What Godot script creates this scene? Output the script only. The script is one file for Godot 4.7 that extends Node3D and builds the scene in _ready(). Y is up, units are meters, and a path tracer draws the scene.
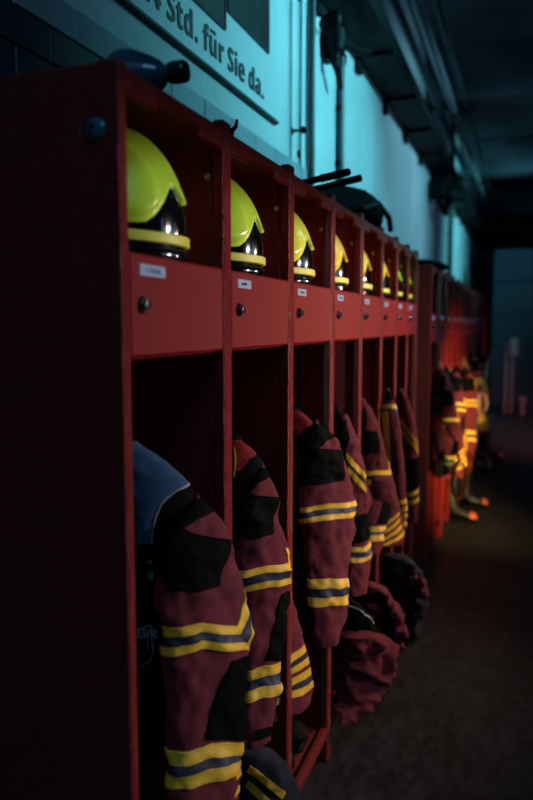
extends Node3D

# ---------- small helpers ----------
var names := {}
var M := {}

func numbered(n: String) -> String:
	if not names.has(n):
		names[n] = 0
		return n
	names[n] += 1
	return "%s_%03d" % [n, names[n]]

func begin() -> SurfaceTool:
	var st := SurfaceTool.new()
	st.begin(Mesh.PRIMITIVE_TRIANGLES)
	return st

func tri(st: SurfaceTool, a: Vector3, b: Vector3, c: Vector3, na: Vector3, nb: Vector3, nc: Vector3, ua := Vector2.ZERO, ub := Vector2.ZERO, uc := Vector2.ZERO) -> void:
	var fn := (c - a).cross(b - a)
	if fn.dot(na + nb + nc) < 0.0:
		var t := b; b = c; c = t
		t = nb; nb = nc; nc = t
		var t2 := ub; ub = uc; uc = t2
	st.set_normal(na); st.set_uv(ua); st.add_vertex(a)
	st.set_normal(nb); st.set_uv(ub); st.add_vertex(b)
	st.set_normal(nc); st.set_uv(uc); st.add_vertex(c)

func flat_quad(st: SurfaceTool, a: Vector3, b: Vector3, c: Vector3, d: Vector3, out: Vector3) -> void:
	var n := (b - a).cross(c - a)
	if n.length_squared() < 1e-16:
		n = (c - a).cross(d - a)
	n = n.normalized()
	if n.dot(out) < 0.0:
		n = -n
	tri(st, a, b, c, n, n, n, Vector2(0, 0), Vector2(1, 0), Vector2(1, 1))
	tri(st, a, c, d, n, n, n, Vector2(0, 0), Vector2(1, 1), Vector2(0, 1))

# a box with chamfered edges
func cbox(st: SurfaceTool, c: Vector3, s: Vector3, bev := 0.002, turn := Basis.IDENTITY) -> void:
	var h := s * 0.5
	bev = minf(bev, minf(h.x, minf(h.y, h.z)) * 0.9)
	var ax := [Vector3.RIGHT, Vector3.UP, Vector3.BACK]
	var P := func(sx, sy, sz, k):
		var v := Vector3(sx * (h.x - (0.0 if k == 0 else bev)), sy * (h.y - (0.0 if k == 1 else bev)), sz * (h.z - (0.0 if k == 2 else bev)))
		return c + turn * v
	for k in 3:
		for sg in [-1.0, 1.0]:
			var q := []
			for uv in [[-1.0, -1.0], [1.0, -1.0], [1.0, 1.0], [-1.0, 1.0]]:
				var v := [0.0, 0.0, 0.0]
				v[k] = sg; v[(k + 1) % 3] = uv[0]; v[(k + 2) % 3] = uv[1]
				q.append(P.call(v[0], v[1], v[2], k))
			flat_quad(st, q[0], q[1], q[2], q[3], turn * (ax[k] * sg))
	for k in 3:
		var i := (k + 1) % 3
		var j := (k + 2) % 3
		for si in [-1.0, 1.0]:
			for sj in [-1.0, 1.0]:
				var q := []
				for e in [[-1.0, i], [1.0, i], [1.0, j], [-1.0, j]]:
					var v := [0.0, 0.0, 0.0]
					v[k] = e[0]; v[i] = si; v[j] = sj
					q.append(P.call(v[0], v[1], v[2], e[1]))
				flat_quad(st, q[0], q[1], q[2], q[3], turn * (ax[i] * si + ax[j] * sj))
	for sx in [-1.0, 1.0]:
		for sy in [-1.0, 1.0]:
			for sz in [-1.0, 1.0]:
				var n := turn * Vector3(sx, sy, sz).normalized()
				tri(st, P.call(sx, sy, sz, 0), P.call(sx, sy, sz, 1), P.call(sx, sy, sz, 2), n, n, n)

# rows of points -> smooth sheet; normals point the way out(p) says
func sheet(st: SurfaceTool, rows: Array, closed: bool, out: Callable) -> void:
	var nr := rows.size()
	var nc: int = rows[0].size()
	var N := []
	for i in nr:
		var line := PackedVector3Array()
		for j in nc:
			var a: Vector3 = rows[mini(i + 1, nr - 1)][j] - rows[maxi(i - 1, 0)][j]
			var jn := (j + 1) % nc if closed else mini(j + 1, nc - 1)
			var jp := (j - 1 + nc) % nc if closed else maxi(j - 1, 0)
			var b: Vector3 = rows[i][jn] - rows[i][jp]
			if a.length_squared() < 1e-14:
				a = rows[mini(i + 1, nr - 1)][(j + nc / 2) % nc] - rows[maxi(i - 1, 0)][(j + nc / 2) % nc]
			if b.length_squared() < 1e-14:
				var ii := i + 1 if i < nr / 2 else i - 1
				b = rows[ii][jn] - rows[ii][jp]
			var o: Vector3 = out.call(rows[i][j])
			var n := a.cross(b)
			n = o.normalized() if n.length_squared() < 1e-20 else n.normalized()
			if n.dot(o) < 0.0:
				n = -n
			line.append(n)
		N.append(line)
	for i in nr - 1:
		for j in (nc if closed else nc - 1):
			var k := (j + 1) % nc
			var u0 := float(j) / (nc - 1)
			var u1 := float(j + 1) / (nc - 1)
			var v0 := float(i) / (nr - 1)
			var v1 := float(i + 1) / (nr - 1)
			var a: Vector3 = rows[i][j]
			var b: Vector3 = rows[i][k]
			var c: Vector3 = rows[i + 1][k]
			var d: Vector3 = rows[i + 1][j]
			if a.distance_squared_to(b) > 1e-14:
				tri(st, a, b, c, N[i][j], N[i][k], N[i + 1][k], Vector2(u0, v0), Vector2(u1, v0), Vector2(u1, v1))
			if c.distance_squared_to(d) > 1e-14:
				tri(st, a, c, d, N[i][j], N[i + 1][k], N[i + 1][j], Vector2(u0, v0), Vector2(u1, v1), Vector2(u0, v1))

func frame_for(d: Vector3) -> Array:
	var up := Vector3.UP if absf(d.y) < 0.95 else Vector3.RIGHT
	var a := d.cross(up).normalized()
	return [a, d.cross(a).normalized()]

# a round tube through points, closed by flat caps
func tube(st: SurfaceTool, pts: Array, r, sides := 12) -> void:
	var rows := []
	var fr := []
	for i in pts.size():
		var d: Vector3 = (pts[mini(i + 1, pts.size() - 1)] - pts[maxi(i - 1, 0)]).normalized()
		if i == 0:
			fr = frame_for(d)
		else:
			var a: Vector3 = (fr[0] - d * d.dot(fr[0])).normalized()
			fr = [a, d.cross(a)]
		var rr: float = r[i] if r is Array else r
		var ring := PackedVector3Array()
		for k in sides:
			var t := TAU * k / sides
			ring.append(pts[i] + (fr[0] * cos(t) + fr[1] * sin(t)) * rr)
		rows.append(ring)
	var near := func(p: Vector3) -> Vector3:
		var best: Vector3 = pts[0]
		var bd := 1e9
		for i in pts.size() - 1:
			var q := Geometry3D.get_closest_point_to_segment(p, pts[i], pts[i + 1])
			if q.distance_squared_to(p) < bd:
				bd = q.distance_squared_to(p); best = q
		return p - best
	sheet(st, rows, true, near)
	for e in [0, pts.size() - 1]:
		var n: Vector3 = (pts[0] - pts[1]).normalized() if e == 0 else (pts[e] - pts[e - 1]).normalized()
		for k in sides:
			tri(st, pts[e], rows[e][k], rows[e][(k + 1) % sides], n, n, n)

# profile [[radius, height], ...] turned about an axis; sharp where a radius repeats a height step is small
func lathe(st: SurfaceTool, at: Vector3, axis: Vector3, prof: Array, sides := 24) -> void:
	var fr := frame_for(axis)
	for i in prof.size() - 1:
		var p0 = prof[i]
		var p1 = prof[i + 1]
		var dr: float = p1[0] - p0[0]
		var dh: float = p1[1] - p0[1]
		var up: bool = true
		for k in sides:
			var t0 := TAU * k / sides
			var t1 := TAU * (k + 1) / sides
			var e0: Vector3 = fr[0] * cos(t0) + fr[1] * sin(t0)
			var e1: Vector3 = fr[0] * cos(t1) + fr[1] * sin(t1)
			var n0 := (e0 * dh - axis * dr).normalized()
			var n1 := (e1 * dh - axis * dr).normalized()
			var a: Vector3 = at + axis * p0[1] + e0 * p0[0]
			var b: Vector3 = at + axis * p0[1] + e1 * p0[0]
			var c: Vector3 = at + axis * p1[1] + e1 * p1[0]
			var d: Vector3 = at + axis * p1[1] + e0 * p1[0]
			if p0[0] > 1e-6:
				tri(st, a, b, c, n0, n1, n1)
			if p1[0] > 1e-6:
				tri(st, a, c, d, n0, n1, n0)

func obj(called: String, st: SurfaceTool, m: Material, parent: Node = self) -> MeshInstance3D:
	var o := MeshInstance3D.new()
	o.name = numbered(called) if parent == self else called
	st.index()
	o.mesh = st.commit()
	o.material_override = m
	parent.add_child(o, true)
	return o

func shared(called: String, mesh: Mesh, m: Material, parent: Node, at: Vector3) -> MeshInstance3D:
	var o := MeshInstance3D.new()
	o.name = called
	o.mesh = mesh
	o.material_override = m
	o.position = at
	parent.add_child(o, true)
	return o

func tag(o: Node, label: String, category: String, group := "") -> Node:
	o.set_meta("label", label)
	o.set_meta("category", category)
	if group:
		o.set_meta("group", group)
	return o

func thing(called: String, label: String, category: String, at := Vector3.ZERO, group := "") -> Node3D:
	var o := Node3D.new()
	o.name = numbered(called)
	add_child(o)
	o.position = at
	tag(o, label, category, group)
	return o

func struct(called: String, st: SurfaceTool, m: Material) -> MeshInstance3D:
	var o := obj(called, st, m)
	o.set_meta("kind", "structure")
	return o

# ---------- materials ----------
func noise_tex(freq: float, size := 256, normal := false, bump := 4.0, oct := 3, ramp: Gradient = null, type := FastNoiseLite.TYPE_SIMPLEX_SMOOTH) -> NoiseTexture2D:
	var n := FastNoiseLite.new()
	n.noise_type = type
	n.frequency = freq
	n.fractal_octaves = oct
	n.seed = 7
	var t := NoiseTexture2D.new()
	t.width = size; t.height = size
	t.seamless = true
	t.noise = n
	t.as_normal_map = normal
	t.bump_strength = bump
	if ramp:
		t.color_ramp = ramp
	return t

func ramp(a: Color, b: Color, p := 0.0, q := 1.0) -> Gradient:
	var g := Gradient.new()
	g.set_color(0, a); g.set_color(1, b)
	g.set_offset(0, p); g.set_offset(1, q)
	return g

func mat(called: String, col: Color, rough: float, metal := 0.0) -> StandardMaterial3D:
	var m := StandardMaterial3D.new()
	m.resource_name = called
	m.albedo_color = col
	m.roughness = rough
	m.metallic = metal
	M[called] = m
	return m

func tri_planar(m: StandardMaterial3D, s: float) -> void:
	m.uv1_triplanar = true
	m.uv1_world_triplanar = true
	m.uv1_scale = Vector3(s, s, s)

func materials() -> void:
	var speck := noise_tex(0.16, 256, true, 6.0, 2)
	var weave := noise_tex(0.2, 256, true, 5.0, 3)
	var mottle := noise_tex(0.01, 256, false, 1.0, 5, ramp(Color(0.72, 0.72, 0.72), Color(1, 1, 1)))
	var m := mat("red_paint", Color(0.5, 0.06, 0.075), 0.36)
	m.normal_enabled = true; m.normal_texture = speck; m.normal_scale = 1.5
	m.metallic_specular = 0.45
	tri_planar(m, 7.0)
	m = mat("door_paint", Color(0.48, 0.06, 0.08), 0.55)
	m.metallic_specular = 0.32
	m.normal_enabled = true; m.normal_texture = speck; m.normal_scale = 0.5
	tri_planar(m, 11.0)
	for c in [["maroon", Color(0.43, 0.155, 0.2)], ["black", Color(0.026, 0.028, 0.034)], ["navycloth", Color(0.13, 0.14, 0.19)], ["denim", Color(0.16, 0.31, 0.45)], ["redcloth", Color(0.5, 0.1, 0.12)]]:
		m = mat(c[0], c[1], 0.85)
		m.albedo_texture = mottle
		m.normal_enabled = true; m.normal_texture = weave; m.normal_scale = 0.5
		m.metallic_specular = 0.18 if c[0] == "black" else 0.3
		m.rim_enabled = c[0] != "black"; m.rim = 0.25; m.rim_tint = 0.6
		tri_planar(m, 9.0)
	# retroreflective tape: woven yellow with two sewn seams along its length
	var im := Image.create(256, 64, false, Image.FORMAT_RGB8)
	var rng := RandomNumberGenerator.new()
	rng.seed = 5
	for x in 256:
		for y in 64:
			var k := 0.9 + 0.1 * rng.randf()
			if (x % 8) < 1:
				k *= 0.93
			if (absi(y - 9) < 2 or absi(y - 54) < 2) and (x % 12) < 9:
				k *= 0.72
			im.set_pixel(x, y, Color(k, k, k))
	var tape := ImageTexture.create_from_image(im)
	m = mat("yellow", Color(0.93, 0.74, 0.2), 0.6)
	m.albedo_texture = tape
	m = mat("navy", Color(0.11, 0.13, 0.21), 0.6)
	m.albedo_texture = tape
	m = mat("ochre", Color(0.55, 0.38, 0.16), 0.8)
	m.albedo_texture = mottle
	tri_planar(m, 9.0)
	mat("pale", Color(0.5, 0.53, 0.56), 0.6)
	mat("emblem", Color(0.36, 0.4, 0.44), 0.7)
	mat("green", Color(0.12, 0.4, 0.18), 0.6)
	mat("lime", Color(0.78, 0.93, 0.25), 0.36)
	mat("lime_yellow", Color(0.88, 0.9, 0.25), 0.32)
	mat("helmet_yellow", Color(0.93, 0.8, 0.2), 0.32)
	mat("bright_lime", Color(0.66, 0.98, 0.12), 0.32)
	for n in ["lime", "lime_yellow", "helmet_yellow", "bright_lime"]:
		M[n].clearcoat_enabled = true; M[n].clearcoat = 0.5; M[n].clearcoat_roughness = 0.15
	m = mat("gloss_black", Color(0.025, 0.025, 0.03), 0.12)
	m.clearcoat_enabled = true; m.clearcoat = 1.0; m.clearcoat_roughness = 0.05
	mat("helmet_stripe", Color(0.84, 0.83, 0.28), 0.5)
	mat("rubber", Color(0.03, 0.03, 0.035), 0.75)
	M.rubber.metallic_specular = 0.25
	mat("chrome", Color(0.42, 0.44, 0.48), 0.25, 1.0)
	mat("label_card", Color(0.52, 0.62, 0.74), 0.5)
	mat("ink", Color(0.1, 0.12, 0.16), 0.7)
	mat("button", Color(0.62, 0.55, 0.36), 0.5)
	m = mat("plaster", Color(0.84, 0.87, 0.88), 0.8)
	m.albedo_texture = noise_tex(0.006, 256, false, 1.0, 4, ramp(Color(0.86, 0.86, 0.86), Color(1, 1, 1)))
	m.normal_enabled = true; m.normal_texture = noise_tex(0.06, 256, true, 2.0, 4); m.normal_scale = 0.3
	tri_planar(m, 0.5)
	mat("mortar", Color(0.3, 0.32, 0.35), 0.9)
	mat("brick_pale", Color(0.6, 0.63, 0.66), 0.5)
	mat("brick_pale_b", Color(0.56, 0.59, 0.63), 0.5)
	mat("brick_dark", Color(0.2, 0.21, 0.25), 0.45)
	mat("sign_board", Color(0.82, 0.85, 0.86), 0.5)
	mat("sign_dark", Color(0.07, 0.08, 0.11), 0.5)
	m = mat("photo_print", Color(1, 1, 1), 0.4)
	m.albedo_texture = noise_tex(0.02, 256, false, 1.0, 4, ramp(Color(0.02, 0.02, 0.03), Color(0.13, 0.13, 0.16), 0.3, 0.9))
	tri_planar(m, 1.5)
	mat("pipe_paint", Color(0.2, 0.24, 0.27), 0.4)
	mat("pipe_bright", Color(0.7, 0.74, 0.76), 0.35, 0.6)
	mat("steel_dark", Color(0.04, 0.045, 0.06), 0.6)
	M.steel_dark.metallic_specular = 0.3
	m = mat("concrete_dark", Color(0.42, 0.43, 0.47), 0.9)
	m.albedo_texture = noise_tex(0.012, 256, false, 1.0, 5, ramp(Color(0.7, 0.7, 0.7), Color(1, 1, 1)))
	tri_planar(m, 0.4)
	m = mat("floor_coat", Color(0.175, 0.18, 0.2), 0.6)
	m.albedo_texture = noise_tex(0.02, 512, false, 1.0, 5, ramp(Color(0.6, 0.6, 0.6), Color(1, 1, 1)))
	m.normal_enabled = true; m.normal_texture = noise_tex(0.1, 256, true, 2.0, 4); m.normal_scale = 0.4
	tri_planar(m, 0.5)
	mat("gate_panel", Color(0.13, 0.16, 0.21), 0.6)
	mat("bottle_plastic", Color(0.13, 0.26, 0.36), 0.25)
	mat("bottle_cap", Color(0.05, 0.06, 0.09), 0.4)
	mat("suction", Color(0.2, 0.35, 0.42), 0.25)
	mat("bag_cloth", Color(0.02, 0.02, 0.026), 0.9)
	M.bag_cloth.metallic_specular = 0.15
	mat("orange_web", Color(0.85, 0.5, 0.2), 0.7)
	mat("pale_hose", Color(0.55, 0.43, 0.42), 0.7)
	mat("boot_rubber", Color(0.06, 0.06, 0.065), 0.45)
	mat("toe_cap", Color(0.75, 0.35, 0.2), 0.5)
	mat("housing", Color(0.08, 0.08, 0.09), 0.6)
var GARMENTS := {
"J0": [
	{"part": "torso", "m": "black", "y0": 0.4206, "dy": 0.0519, "yaw": 0.5277, "amp": 0.004,
		"r": [-0.13, -1.1682, 0.0986, 0.0493, -0.13, -1.1703, 0.0991, 0.0496, -0.13, -1.1724, 0.0996, 0.0498, -0.13, -1.1746, 0.1001, 0.0501, -0.13, -1.1767, 0.1006, 0.0503, -0.13, -1.1788, 0.1011, 0.0505, -0.13, -1.1811, 0.1018, 0.0509, -0.13, -1.1846, 0.1032, 0.0516, -0.13, -1.1893, 0.1057, 0.0528, -0.13, -1.1946, 0.1085, 0.0543, -0.13, -1.199, 0.1114, 0.0557, -0.13, -1.2015, 0.114, 0.057, -0.13, -1.1967, 0.112, 0.056, -0.13, -1.1748, 0.0957, 0.0479, -0.13, -1.1393, 0.0642, 0.0321, -0.13, -1.103, 0.0283, 0.0142],
		"p": [["collar", "denim", 0.004, [0.432, 1.1941, 1.471, 1.1913, 0.111, 1.1794, 1.471, 1.1735, -0.175, 1.139, 1.471, 1.127, -0.259, 1.1133, 1.471, 1.0997, -0.291, 1.0993, 0.796, 1.0919, -0.34, 1.0693, 0.317, 1.0661, -0.378, 1.0297, 0.129, 1.0278, -0.394, 0.9948, 0.067, 0.9932]],
		["piping", "pale", 0.0055, [1.471, 1.1015, 1.471, 1.0975, 1.169, 1.098, 1.137, 1.0949, 0.813, 1.0938, 0.809, 1.0911, 0.489, 1.0808, 0.499, 1.0786, 0.323, 1.0681, 0.336, 1.0663, 0.182, 1.0451, 0.197, 1.0438, 0.118, 1.0239, 0.134, 1.0238, 0.076, 0.9932, 0.092, 0.993]],
		["emblem_outline", "emblem", 0.003, [-0.105, 0.8324, -0.125, 0.8303, 0.132, 0.8381, 0.111, 0.836]],
		["emblem_outline", "emblem", 0.003, [0.132, 0.8381, 0.111, 0.836, 0.161, 0.8072, 0.14, 0.8052]],
		["emblem_outline", "emblem", 0.003, [0.161, 0.8072, 0.14, 0.8052, 0.196, 0.7838, 0.175, 0.7818]],
		["emblem_outline", "emblem", 0.003, [0.196, 0.7838, 0.175, 0.7818, 0.127, 0.7673, 0.105, 0.7653]],
		["emblem_outline", "emblem", 0.003, [0.127, 0.7673, 0.105, 0.7653, -0.054, 0.7575, -0.075, 0.7553]],
		["emblem_outline", "emblem", 0.003, [-0.083, 0.8152, -0.095, 0.8139, 0.059, 0.8179, 0.047, 0.8167]],
		["emblem_outline", "emblem", 0.003, [0.059, 0.8179, 0.047, 0.8167, 0.103, 0.7887, 0.091, 0.7875]],
		["emblem_outline", "emblem", 0.003, [0.103, 0.7887, 0.091, 0.7875, -0.056, 0.7729, -0.068, 0.7717]],
		["green_tag", "green", 0.006, [0.039, 0.9398, 0.123, 0.9391, 0.042, 0.9245, 0.126, 0.9238]],
		["green_tag", "green", 0.006, [0.035, 0.9608, 0.101, 0.9603, 0.036, 0.9551, 0.102, 0.9546]]]},
	{"part": "sleeve", "m": "maroon", "y0": 0.5429, "dy": 0.0309, "yaw": 1.1018, "amp": 0.009,
		"r": [0.045, -1.0767, 0.0676, 0.0304, 0.0398, -1.0916, 0.0717, 0.0322, 0.0347, -1.1051, 0.0753, 0.0339, 0.0296, -1.1197, 0.0798, 0.0359, 0.0244, -1.1374, 0.0856, 0.0385, 0.0194, -1.1544, 0.0907, 0.0408, 0.0147, -1.1687, 0.0942, 0.0424, 0.0101, -1.181, 0.0963, 0.0433, 0.0058, -1.1896, 0.0969, 0.0436, 0.0018, -1.1931, 0.0963, 0.0433, -0.002, -1.1932, 0.0954, 0.0429, -0.0058, -1.1918, 0.0948, 0.0427, -0.0095, -1.1904, 0.0939, 0.0422, -0.0134, -1.1909, 0.0913, 0.0411, -0.0174, -1.1949, 0.085, 0.0382, -0.0215, -1.2019, 0.0708, 0.0318, -0.0257, -1.2129, 0.0433, 0.0195, -0.03, -1.2302, 0.0035, 0.0016],
		"p": [["shoulder_yoke", "black", 0.003, [-1.809, 1.0672, 1.133, 1.0662, -1.809, 1.0587, 1.133, 1.0552, -1.809, 1.0488, 1.133, 1.0412, -1.809, 1.0363, -0.248, 1.0368, -1.809, 1.0244, -0.845, 1.0262]],
		["shoulder_pad", "black", 0.004, [-1.809, 1.0259, -0.845, 1.0262, -1.809, 1.0169, 0.825, 0.9901, -1.809, 0.974, 0.427, 0.9531, -1.046, 0.9312, 0.195, 0.9137]],
		["reflective_stripe", "yellow", 0.003, [-1.792, 0.856, -1.809, 0.8397, -0.397, 0.8604, -0.422, 0.845, 0.482, 0.8296, 0.574, 0.8105]],
		["dark_stripe", "navy", 0.002, [-1.809, 0.8397, -1.809, 0.8214, -0.422, 0.845, -0.447, 0.8288, 0.574, 0.8105, 0.775, 0.7896]],
		["reflective_stripe", "yellow", 0.003, [-1.809, 0.8214, -1.809, 0.807, -0.447, 0.8288, -0.465, 0.8138, 0.775, 0.7896, 1.133, 0.7661]],
		["reflective_stripe", "yellow", 0.003, [1.133, 0.8858, 1.133, 0.8858, 0.806, 0.8615, 1.078, 0.8505, 0.482, 0.8296, 0.596, 0.8108]],
		["dark_stripe", "navy", 0.002, [1.133, 0.8634, 1.133, 0.8634, 1.016, 0.8459, 1.133, 0.831, 0.596, 0.8108, 0.805, 0.7887]],
		["reflective_stripe", "yellow", 0.003, [1.133, 0.8431, 1.133, 0.8431, 1.133, 0.823, 1.133, 0.8132, 0.805, 0.7887, 1.133, 0.7661]],
		["elbow_pad", "black", 0.004, [0.23, 0.7753, 1.133, 0.7583, -0.005, 0.7492, 1.133, 0.7015, -0.227, 0.7159, 1.133, 0.6545, -0.327, 0.6691, 1.133, 0.6289]],
		["reflective_stripe", "yellow", 0.003, [-1.809, 0.6592, -1.809, 0.6406, -0.159, 0.6574, -0.127, 0.6374, 1.133, 0.6252, 1.133, 0.607]],
		["dark_stripe", "navy", 0.002, [-1.809, 0.6406, -1.809, 0.624, -0.127, 0.6374, -0.163, 0.6209, 1.133, 0.607, 1.133, 0.5997]],
		["reflective_stripe", "yellow", 0.003, [-1.809, 0.624, -1.809, 0.6065, -0.163, 0.6209, -0.145, 0.6, 1.133, 0.5997, 1.133, 0.5821]]]},
	{"part": "hem", "m": "maroon", "y0": 0.3226, "dy": 0.0405, "yaw": 1.0908, "amp": 0.004,
		"r": [-0.05, -1.3059, 0.082, 0.0369, -0.05, -1.3082, 0.0824, 0.0371, -0.05, -1.3106, 0.0817, 0.0368, -0.05, -1.3126, 0.0796, 0.0358, -0.05, -1.3141, 0.0766, 0.0345, -0.05, -1.316, 0.0731, 0.0329, -0.05, -1.3196, 0.0691, 0.0311, -0.05, -1.3241, 0.0648, 0.0292],
		"p": [["reflective_stripe", "yellow", 0.003, [-0.145, 0.4483, -0.145, 0.4334, 0.317, 0.4436, 0.312, 0.4296, 1.038, 0.4359, 1.108, 0.4199]],
		["reflective_stripe", "yellow", 0.003, [-0.143, 0.4142, -0.141, 0.3992, 0.308, 0.4079, 0.308, 0.3948, 1.065, 0.3985, 1.133, 0.3805]]]}],
"J1": [
	{"part": "torso", "m": "black", "y0": 0.3826, "dy": 0.0573, "yaw": 0.3924, "amp": 0.004,
		"r": [-0.12, -1.6278, 0.0698, 0.0349, -0.12, -1.6267, 0.0702, 0.0351, -0.12, -1.6255, 0.0706, 0.0353, -0.12, -1.6246, 0.0711, 0.0356, -0.12, -1.6251, 0.0721, 0.0361, -0.12, -1.6278, 0.0739, 0.037, -0.12, -1.6313, 0.0761, 0.0381, -0.12, -1.6349, 0.0783, 0.0391, -0.12, -1.6384, 0.0802, 0.0401, -0.12, -1.6417, 0.0815, 0.0408, -0.12, -1.6447, 0.0823, 0.0411, -0.12, -1.6438, 0.0794, 0.0397, -0.12, -1.6322, 0.0611, 0.0305, -0.12, -1.61, 0.0221, 0.011],
		"p": [["collar", "redcloth", 0.005, [-0.796, 1.1217, 0.928, 1.1187, -0.763, 1.1041, 1.471, 1.0989, -0.613, 1.0893, 1.471, 1.0826, -0.425, 1.0621, 0.624, 1.0711, -0.333, 1.0346, 0.151, 1.0447]],
		["piping", "pale", 0.005, [1.471, 1.0854, 1.471, 1.0826, 1.471, 1.0612, 1.471, 1.0559, 1.471, 1.0321, 1.471, 1.0295]],
		["zip", "yellow", 0.009, [0.057, 1.1023, 0.166, 1.1023, -0.09, 1.0298, -0.035, 1.0298]]]},
	{"part": "sleeve", "m": "maroon", "y0": 0.5027, "dy": 0.0381, "yaw": 1.0174, "amp": 0.009,
		"r": [0.045, -1.3703, 0.031, 0.0139, 0.0414, -1.3824, 0.0366, 0.0165, 0.0377, -1.3981, 0.0417, 0.0187, 0.034, -1.4152, 0.0457, 0.0206, 0.0304, -1.43, 0.0483, 0.0217, 0.0269, -1.4426, 0.0504, 0.0227, 0.0234, -1.4575, 0.0553, 0.0249, 0.02, -1.4724, 0.0627, 0.0282, 0.0168, -1.4791, 0.0682, 0.0307, 0.0138, -1.478, 0.0694, 0.0312, 0.0109, -1.4751, 0.0678, 0.0305, 0.0079, -1.4733, 0.0647, 0.0291, 0.0049, -1.4742, 0.06, 0.027, 0.0018, -1.4797, 0.0527, 0.0237, -0.0015, -1.4955, 0.0361, 0.0162, -0.005, -1.525, 0.0055, 0.0025],
		"p": [["shoulder_yoke", "black", 0.003, [-1.809, 1.074, 1.133, 1.0729, -1.809, 1.067, 1.133, 1.0653, -1.809, 1.0578, 1.133, 1.0547, -1.809, 1.0472, -0.517, 1.0476, -1.809, 1.0268, -1.053, 1.0284]],
		["shoulder_pad", "black", 0.004, [-1.809, 1.0287, -1.01, 1.0284, -1.809, 1.0171, 1.133, 1.0093, -1.809, 0.9826, 0.5, 0.9752, -1.48, 0.9377, 0.219, 0.9362]],
		["reflective_stripe", "yellow", 0.003, [-1.809, 0.8621, -1.809, 0.846, -0.283, 0.8711, -0.308, 0.8565, 1.087, 0.8579, 1.133, 0.8405]],
		["dark_stripe", "navy", 0.002, [-1.809, 0.846, -1.809, 0.8263, -0.308, 0.8565, -0.302, 0.8368, 1.133, 0.8405, 1.154, 0.8222]],
		["reflective_stripe", "yellow", 0.003, [-1.809, 0.8263, -1.809, 0.8113, -0.302, 0.8368, -0.325, 0.822, 1.154, 0.8222, 1.133, 0.8074]],
		["reflective_stripe", "yellow", 0.003, [0.947, 0.8936, 1.133, 0.8911, 0.936, 0.8746, 1.133, 0.8718, 0.878, 0.8587, 1.133, 0.8501]],
		["elbow_pad", "black", 0.004, [0.407, 0.7947, 1.133, 0.7896, 0.185, 0.7681, 1.133, 0.7543, 0.042, 0.7258, 1.133, 0.7012, -0.199, 0.6709, 1.133, 0.6492]],
		["reflective_stripe", "yellow", 0.003, [-1.809, 0.6483, -1.809, 0.6271, -0.244, 0.6585, -0.22, 0.6379, 1.133, 0.6483, 1.133, 0.6298]],
		["dark_stripe", "navy", 0.002, [-1.809, 0.6271, -1.809, 0.6101, -0.22, 0.6379, -0.248, 0.6181, 1.133, 0.6298, 1.133, 0.609]],
		["reflective_stripe", "yellow", 0.003, [-1.809, 0.6101, -1.809, 0.5896, -0.248, 0.6181, -0.208, 0.5971, 1.133, 0.609, 1.133, 0.5888]],
		["cuff_strap", "black", 0.005, [-0.647, 0.5413, 0.571, 0.5328, -0.654, 0.5239, 0.57, 0.5159]]]},
	{"part": "hem", "m": "maroon", "y0": 0.3592, "dy": 0.0368, "yaw": 0.9937, "amp": 0.005,
		"r": [-0.04, -1.7581, 0.1059, 0.0477, -0.04, -1.7626, 0.1069, 0.0481, -0.04, -1.7599, 0.1033, 0.0465, -0.04, -1.7532, 0.0973, 0.0438, -0.04, -1.7456, 0.0909, 0.0409, -0.04, -1.7379, 0.0838, 0.0377, -0.04, -1.731, 0.0756, 0.034, -0.04, -1.7258, 0.0664, 0.0299, -0.04, -1.7234, 0.0562, 0.0253, -0.04, -1.7229, 0.0456, 0.0205],
		"p": [["reflective_stripe", "yellow", 0.003, [-0.402, 0.5205, -0.416, 0.5007, 0.189, 0.5351, 0.187, 0.5157, 0.872, 0.5437, 0.911, 0.5219]],
		["dark_stripe", "navy", 0.002, [-0.416, 0.5007, -0.559, 0.4889, 0.187, 0.5157, 0.113, 0.4986, 0.911, 0.5219, 0.93, 0.5036]],
		["reflective_stripe", "yellow", 0.003, [-0.559, 0.4889, -0.567, 0.469, 0.113, 0.4986, 0.116, 0.479, 0.93, 0.5036, 0.922, 0.4813]],
		["reflective_stripe", "yellow", 0.003, [-0.669, 0.4591, -0.673, 0.4393, 0.056, 0.4646, 0.098, 0.4452, 0.987, 0.4661, 1.062, 0.4423]],
		["dark_stripe", "navy", 0.002, [-0.673, 0.4393, -0.738, 0.4218, 0.098, 0.4452, 0.01, 0.4278, 1.062, 0.4423, 1.054, 0.4219]],
		["reflective_stripe", "yellow", 0.003, [-0.738, 0.4218, -0.736, 0.4052, 0.01, 0.4278, 0.062, 0.4086, 1.054, 0.4219, 1.133, 0.3993]]]}],
"J2": [
	{"part": "torso", "m": "black", "y0": 0.3821, "dy": 0.0701, "yaw": 0.3059, "amp": 0.004,
		"r": [-0.1, -2.1404, 0.0746, 0.0373, -0.1, -2.1363, 0.0756, 0.0378, -0.1, -2.1322, 0.0766, 0.0383, -0.1, -2.1281, 0.0776, 0.0388, -0.1, -2.1241, 0.0786, 0.0393, -0.1, -2.1204, 0.0797, 0.0398, -0.1, -2.1192, 0.0808, 0.0404, -0.1, -2.1214, 0.0821, 0.041, -0.1, -2.1245, 0.0832, 0.0416, -0.1, -2.1162, 0.0804, 0.0402, -0.1, -2.0801, 0.0625, 0.0313, -0.1, -2.0203, 0.0253, 0.0126],
		"p": [["collar", "redcloth", 0.005, [-0.077, 1.1484, 1.014, 1.1446, -0.345, 1.1324, 1.471, 1.1273, -0.386, 1.1126, 1.471, 1.1067, -0.3, 1.0928, 0.504, 1.0928, -0.346, 1.0598, 0.078, 1.0702]]]},
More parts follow.
